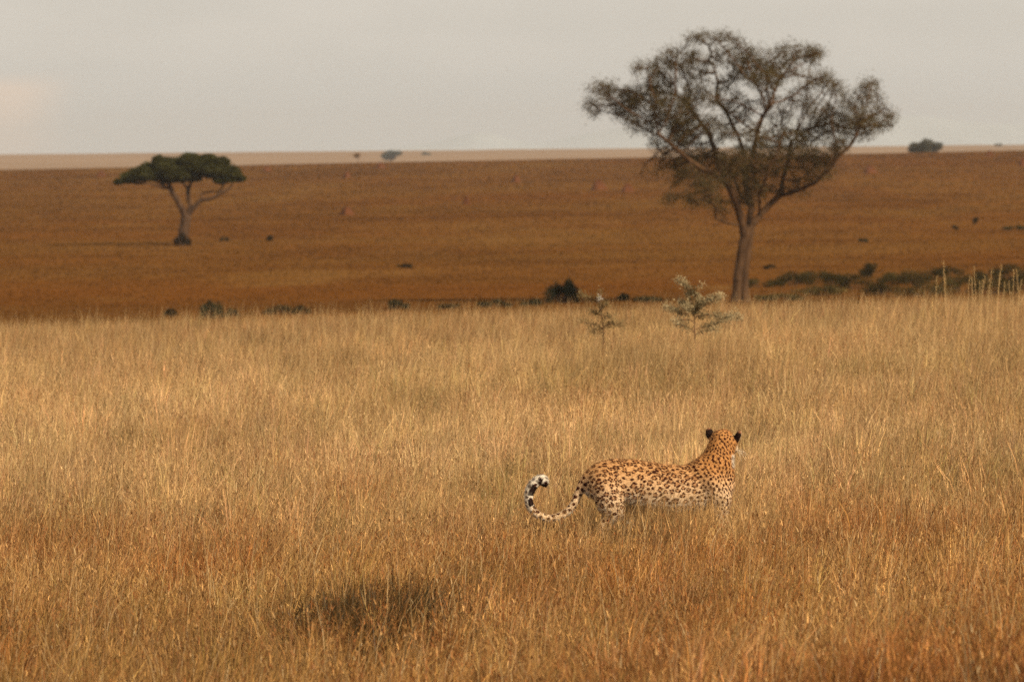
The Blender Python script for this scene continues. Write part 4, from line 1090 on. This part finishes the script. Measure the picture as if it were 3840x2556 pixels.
    ph = rng.uniform(0, 2 * np.pi, ns); nb = rng.integers(2, 5, ns); sz = rng.uniform(0.85, 1.15, ns); el = np.where(kd == 2, rng.uniform(1.0, 1.5, ns), rng.uniform(0.95, 1.2, ns))
    el = np.where(frm, rng.uniform(1.3, 1.9, ns), el)
    tw_ = rng.normal(0, 0.35, ns)
    dv = V - SV[near]
    u_ = (dv * t1[near]).sum(1); v_ = (dv * t2[near]).sum(1)
    ct, st_ = np.cos(tw_[near]), np.sin(tw_[near]); u_, v_ = u_ * ct + v_ * st_, -u_ * st_ + v_ * ct
    e_ = el[near]; u_ = u_ / np.sqrt(e_); v_ = v_ * np.sqrt(e_)
    wv = 0.10 * np.sin(V[:, 0] * 190 + 3 * np.sin(V[:, 2] * 140)) + 0.10 * np.sin(V[:, 2] * 210 + 2 * V[:, 1] * 150)
    rr = np.sqrt(u_ ** 2 + v_ ** 2) / (spc[near] * sz[near]) * (1 + wv)
    an = np.arctan2(v_, u_)
    k_ = kd[near]
    gap = np.cos(nb[near] * an + ph[near]) * 0.5 + 0.5
    ring_c = np.where(k_ == 0, 0.365, 0.33); ring_w = np.where(k_ == 0, 0.135, 0.165) * (0.75 + 0.5 * gap)
    ring = 1 - sst(np.abs(rr - ring_c), ring_w * 0.7, ring_w * 1.1)
    ring = ring * sst(gap, 0.03, 0.14)
    fill = 1 - sst(rr, ring_c * 0.9, ring_c * 1.1)
    spot = 1 - sst(rr, 0.34, 0.44)
    dark = np.where(k_ == 2, spot, ring)
    fillm = np.where(k_ == 2, 0, fill)
    rust = np.array([0.30, 0.120, 0.034]); drk = np.array([0.050, 0.011, 0.004])
    bt_ = (istail * sst(tailk, 8.6, 10.0))[:, None]; base = base * (1 - bt_) + white * bt_
    col = base * (1 - 0.65 * fillm[:, None]) + rust * 0.65 * fillm[:, None]
    mute = (1 - fw[:, 0] * 0.9)
    dark = dark * mute * np.where(wf > 0.6, 0.75, 1)
    col = col * (1 - dark[:, None]) + drk * dark[:, None]
    # dark dorsal line of small marks
    # tail bands: black bars on the inner face towards the tip
    blk = np.array([0.02, 0.009, 0.006])
    if istail.any():
        bars = sst(np.sin((tailk - 7.6) * 3.1), -0.75, -0.4) * (tailk > 9.6)
        bf = (bars * (1 - wf) * istail)[:, None]; col = col * (1 - bf) + blk * bf
        tipw = (istail & (tailk > 15.4))
    # ears: black backs, pale rim, pale inside
    for (c, eu, ef, es) in ears:
        d = V - c; m_ = (np.abs(d @ es) < .036) & (np.abs(d @ ef) < .028) & (np.abs(d @ eu) < .05) & (np.linalg.norm(V - hc, axis=1) > 0.070)
        back = sst(-(NR @ ef), -0.25, 0.1); rim = sst(d @ eu, 0.022, 0.036)
        cb = blk[None] * (1 - rim[:, None]) + np.array([0.25, 0.11, 0.05])[None] * rim[:, None]
        ci = np.array([0.55, 0.40, 0.25])[None]
        cc = cb * back[:, None] + ci * (1 - back[:, None])
        w_ = m_[:, None] * sst(d @ eu, -0.036, -0.024)[:, None]
        col = col * (1 - w_) + cc * w_
    # nose, mouth line
    nm = (np.abs(hr) < .018) & (hf > .155) & (hu > -.045) & ishead; col[nm] = (0.10, 0.04, 0.03)
    ml = ishead & (hf > .09) & (np.abs(hu + .066) < .004); col[ml] = (0.05, 0.02, 0.015)
    col = col * (1 + 0.10 * fbm(V[:, 0] * 90 + V[:, 1] * 60, V[:, 2] * 70, 9)[:, None] + 0.07 * fbm(V[:, 0] * 14, V[:, 2] * 14 + V[:, 1] * 9, 19)[:, None])
    at = me.color_attributes.new('Col', 'FLOAT_COLOR', 'POINT')
    c4 = np.ones((n, 4), np.float32); c4[:, :3] = np.clip(col, 0.003, 0.9)
    at.data.foreach_set('color', c4.ravel())
    FUR, nn, ll = mat_new('leopard_coat')
    o = nn.new('ShaderNodeOutputMaterial'); p_ = nn.new('ShaderNodeBsdfPrincipled'); a_ = nn.new('ShaderNodeVertexColor'); a_.layer_name = 'Col'
    ll.new(a_.outputs[0], p_.inputs['Base Color']); p_.inputs['Roughness'].default_value = 0.75; p_.inputs['Specular IOR Level'].default_value = 0.15
    p_.inputs['Sheen Weight'].default_value = 0.0; p_.inputs['Sheen Roughness'].default_value = 0.5
    ll.new(p_.outputs[0], o.inputs[0])
    me.materials.clear(); me.materials.append(FUR)
    me.polygons.foreach_set('use_smooth', np.ones(len(me.polygons), bool))
    org = LEO.copy(); org[2] = float(gz(LEO[0], LEO[1]))
    T = thing('leopard', (LEO[0], LEO[1], LEO[2]), 'spotted leopard standing in the grass, looking away with its tail curled up', 'leopard')
    link('body', me, T)
    # short fur over the coat
    k = 110000
    i = rng.integers(0, n, k)
    back = np.array([-1.0, 0, -0.25])[None] * np.ones((k, 1))
    headb = (gx_[i] > 2650) & (gy_[i] < 1760); back[headb] = (-0.15, 0, -1)
    if istail.any():
        sel = istail[i]; tgi = tg[i]; back[sel] = tgi[sel]
    nrm = NR[i]; tdir = back - nrm * (back * nrm).sum(1, keepdims=True); tdir /= np.maximum(np.linalg.norm(tdir, axis=1, keepdims=True), 1e-6)
    hdir = tdir * 0.8 + nrm * 0.5 + rng.normal(0, 0.22, (k, 3)); hdir /= np.linalg.norm(hdir, axis=1, keepdims=True)
    ln = rng.uniform(0.008, 0.018, k) * np.where(istail[i], 0.8, 1) * np.where(ishead[i], 0.7, 1) * np.where(wf[i] > 0.5, 1.5, 1)
    sd_ = np.cross(hdir, nrm); sd_ /= np.maximum(np.linalg.norm(sd_, axis=1, keepdims=True), 1e-6)
    b_ = V[i] + rng.normal(0, 0.0015, (k, 3)) - nrm * 0.001
    w = 0.0011
    VV = np.stack([b_ - sd_ * w, b_ + sd_ * w, b_ + hdir * ln[:, None]], 1).reshape(-1, 3)
    CC = np.repeat(np.clip(col[i] * rng.uniform(0.7, 1.3, (k, 1)), 0.003, 0.9), 3, 0)
    link('fur', np_mesh('fur', VV, tris=np.arange(k * 3).reshape(-1, 3), col=CC, mats=[leaf_mat('leopard_fur', 0.2)]), T)
    # eyes
    for sg in (-1, 1):
        c = H(sg * .034, .088, .012)
        bmv = []; ph_, th_ = np.meshgrid(np.linspace(0.05, np.pi - 0.05, 9), np.linspace(0, 2 * np.pi, 14, endpoint=False), indexing='ij')
        vv = np.stack([np.sin(ph_) * np.cos(th_), np.sin(ph_) * np.sin(th_), np.cos(ph_)], -1).reshape(-1, 3) * .0125
        q = [(a * 14 + b, a * 14 + (b + 1) % 14, (a + 1) * 14 + (b + 1) % 14, (a + 1) * 14 + b) for a in range(8) for b in range(14)]
        fwd_ = vv @ f / .0125
        cc = np.where(fwd_[:, None] > 0.93, np.array([[0.01, 0.01, 0.01]]), np.array([[0.35, 0.22, 0.04]]))
        link('eye', np_mesh('eye', vv + c, quads=np.array(q), col=cc, mats=[FUR], smooth=True), T)
    # whiskers
    wh_ = []
    for sg in (-1, 1):
        tbw = Tubes()
        for q in range(9):
            s0 = H(sg * .034, .128 + .006 * (q % 3), -.048 - .006 * (q // 3))
            e0 = s0 + rt * sg * rng.uniform(.05, .09) + f * rng.uniform(-.02, .03) + up * rng.uniform(-.08, -.02)
            m0 = (s0 + e0) / 2 + up * .012
            tbw.poly(np.array([s0, m0, e0]), [.0006, .0005, .0002], 4, 4)
        wh_.append(tbw)
    WH, n_, l_ = mat_new('whisker')
    oo = n_.new('ShaderNodeOutputMaterial'); pp_ = n_.new('ShaderNodeBsdfPrincipled'); pp_.inputs['Base Color'].default_value = (.8, .75, .65, 1); l_.new(pp_.outputs[0], oo.inputs[0])
    for tbw in wh_: link('whiskers', tbw.mesh('whiskers', WH), T)
build_leopard()

# ------------------------------------------------------------------ the air
def build_haze():
    x = 12500.0; y0, y1 = -260.0, 19500.0; z0, z1 = -13.0, MTOP + 3
    V = [(a, b, c) for c in (z0, z1) for (a, b) in ((-x, y0), (x, y0), (x, y1), (-x, y1))]
    q = [(0, 3, 2, 1), (4, 5, 6, 7), (0, 1, 5, 4), (1, 2, 6, 5), (2, 3, 7, 6), (3, 0, 4, 7)]
    mt, n, l = mat_new('haze_air')
    o = n.new('ShaderNodeOutputMaterial'); v = n.new('ShaderNodeVolumePrincipled')
    v.inputs['Color'].default_value = (0.80, 0.86, 0.92, 1); v.inputs['Density'].default_value = 0.75e-4; v.inputs['Anisotropy'].default_value = 0.4
    l.new(v.outputs[0], o.inputs['Volume'])
    link('haze', np_mesh('haze', np.array(V), quads=np.array(q), mats=[mt]), kind='stuff', label='thin pale haze over the plain', cat='haze')
build_haze()
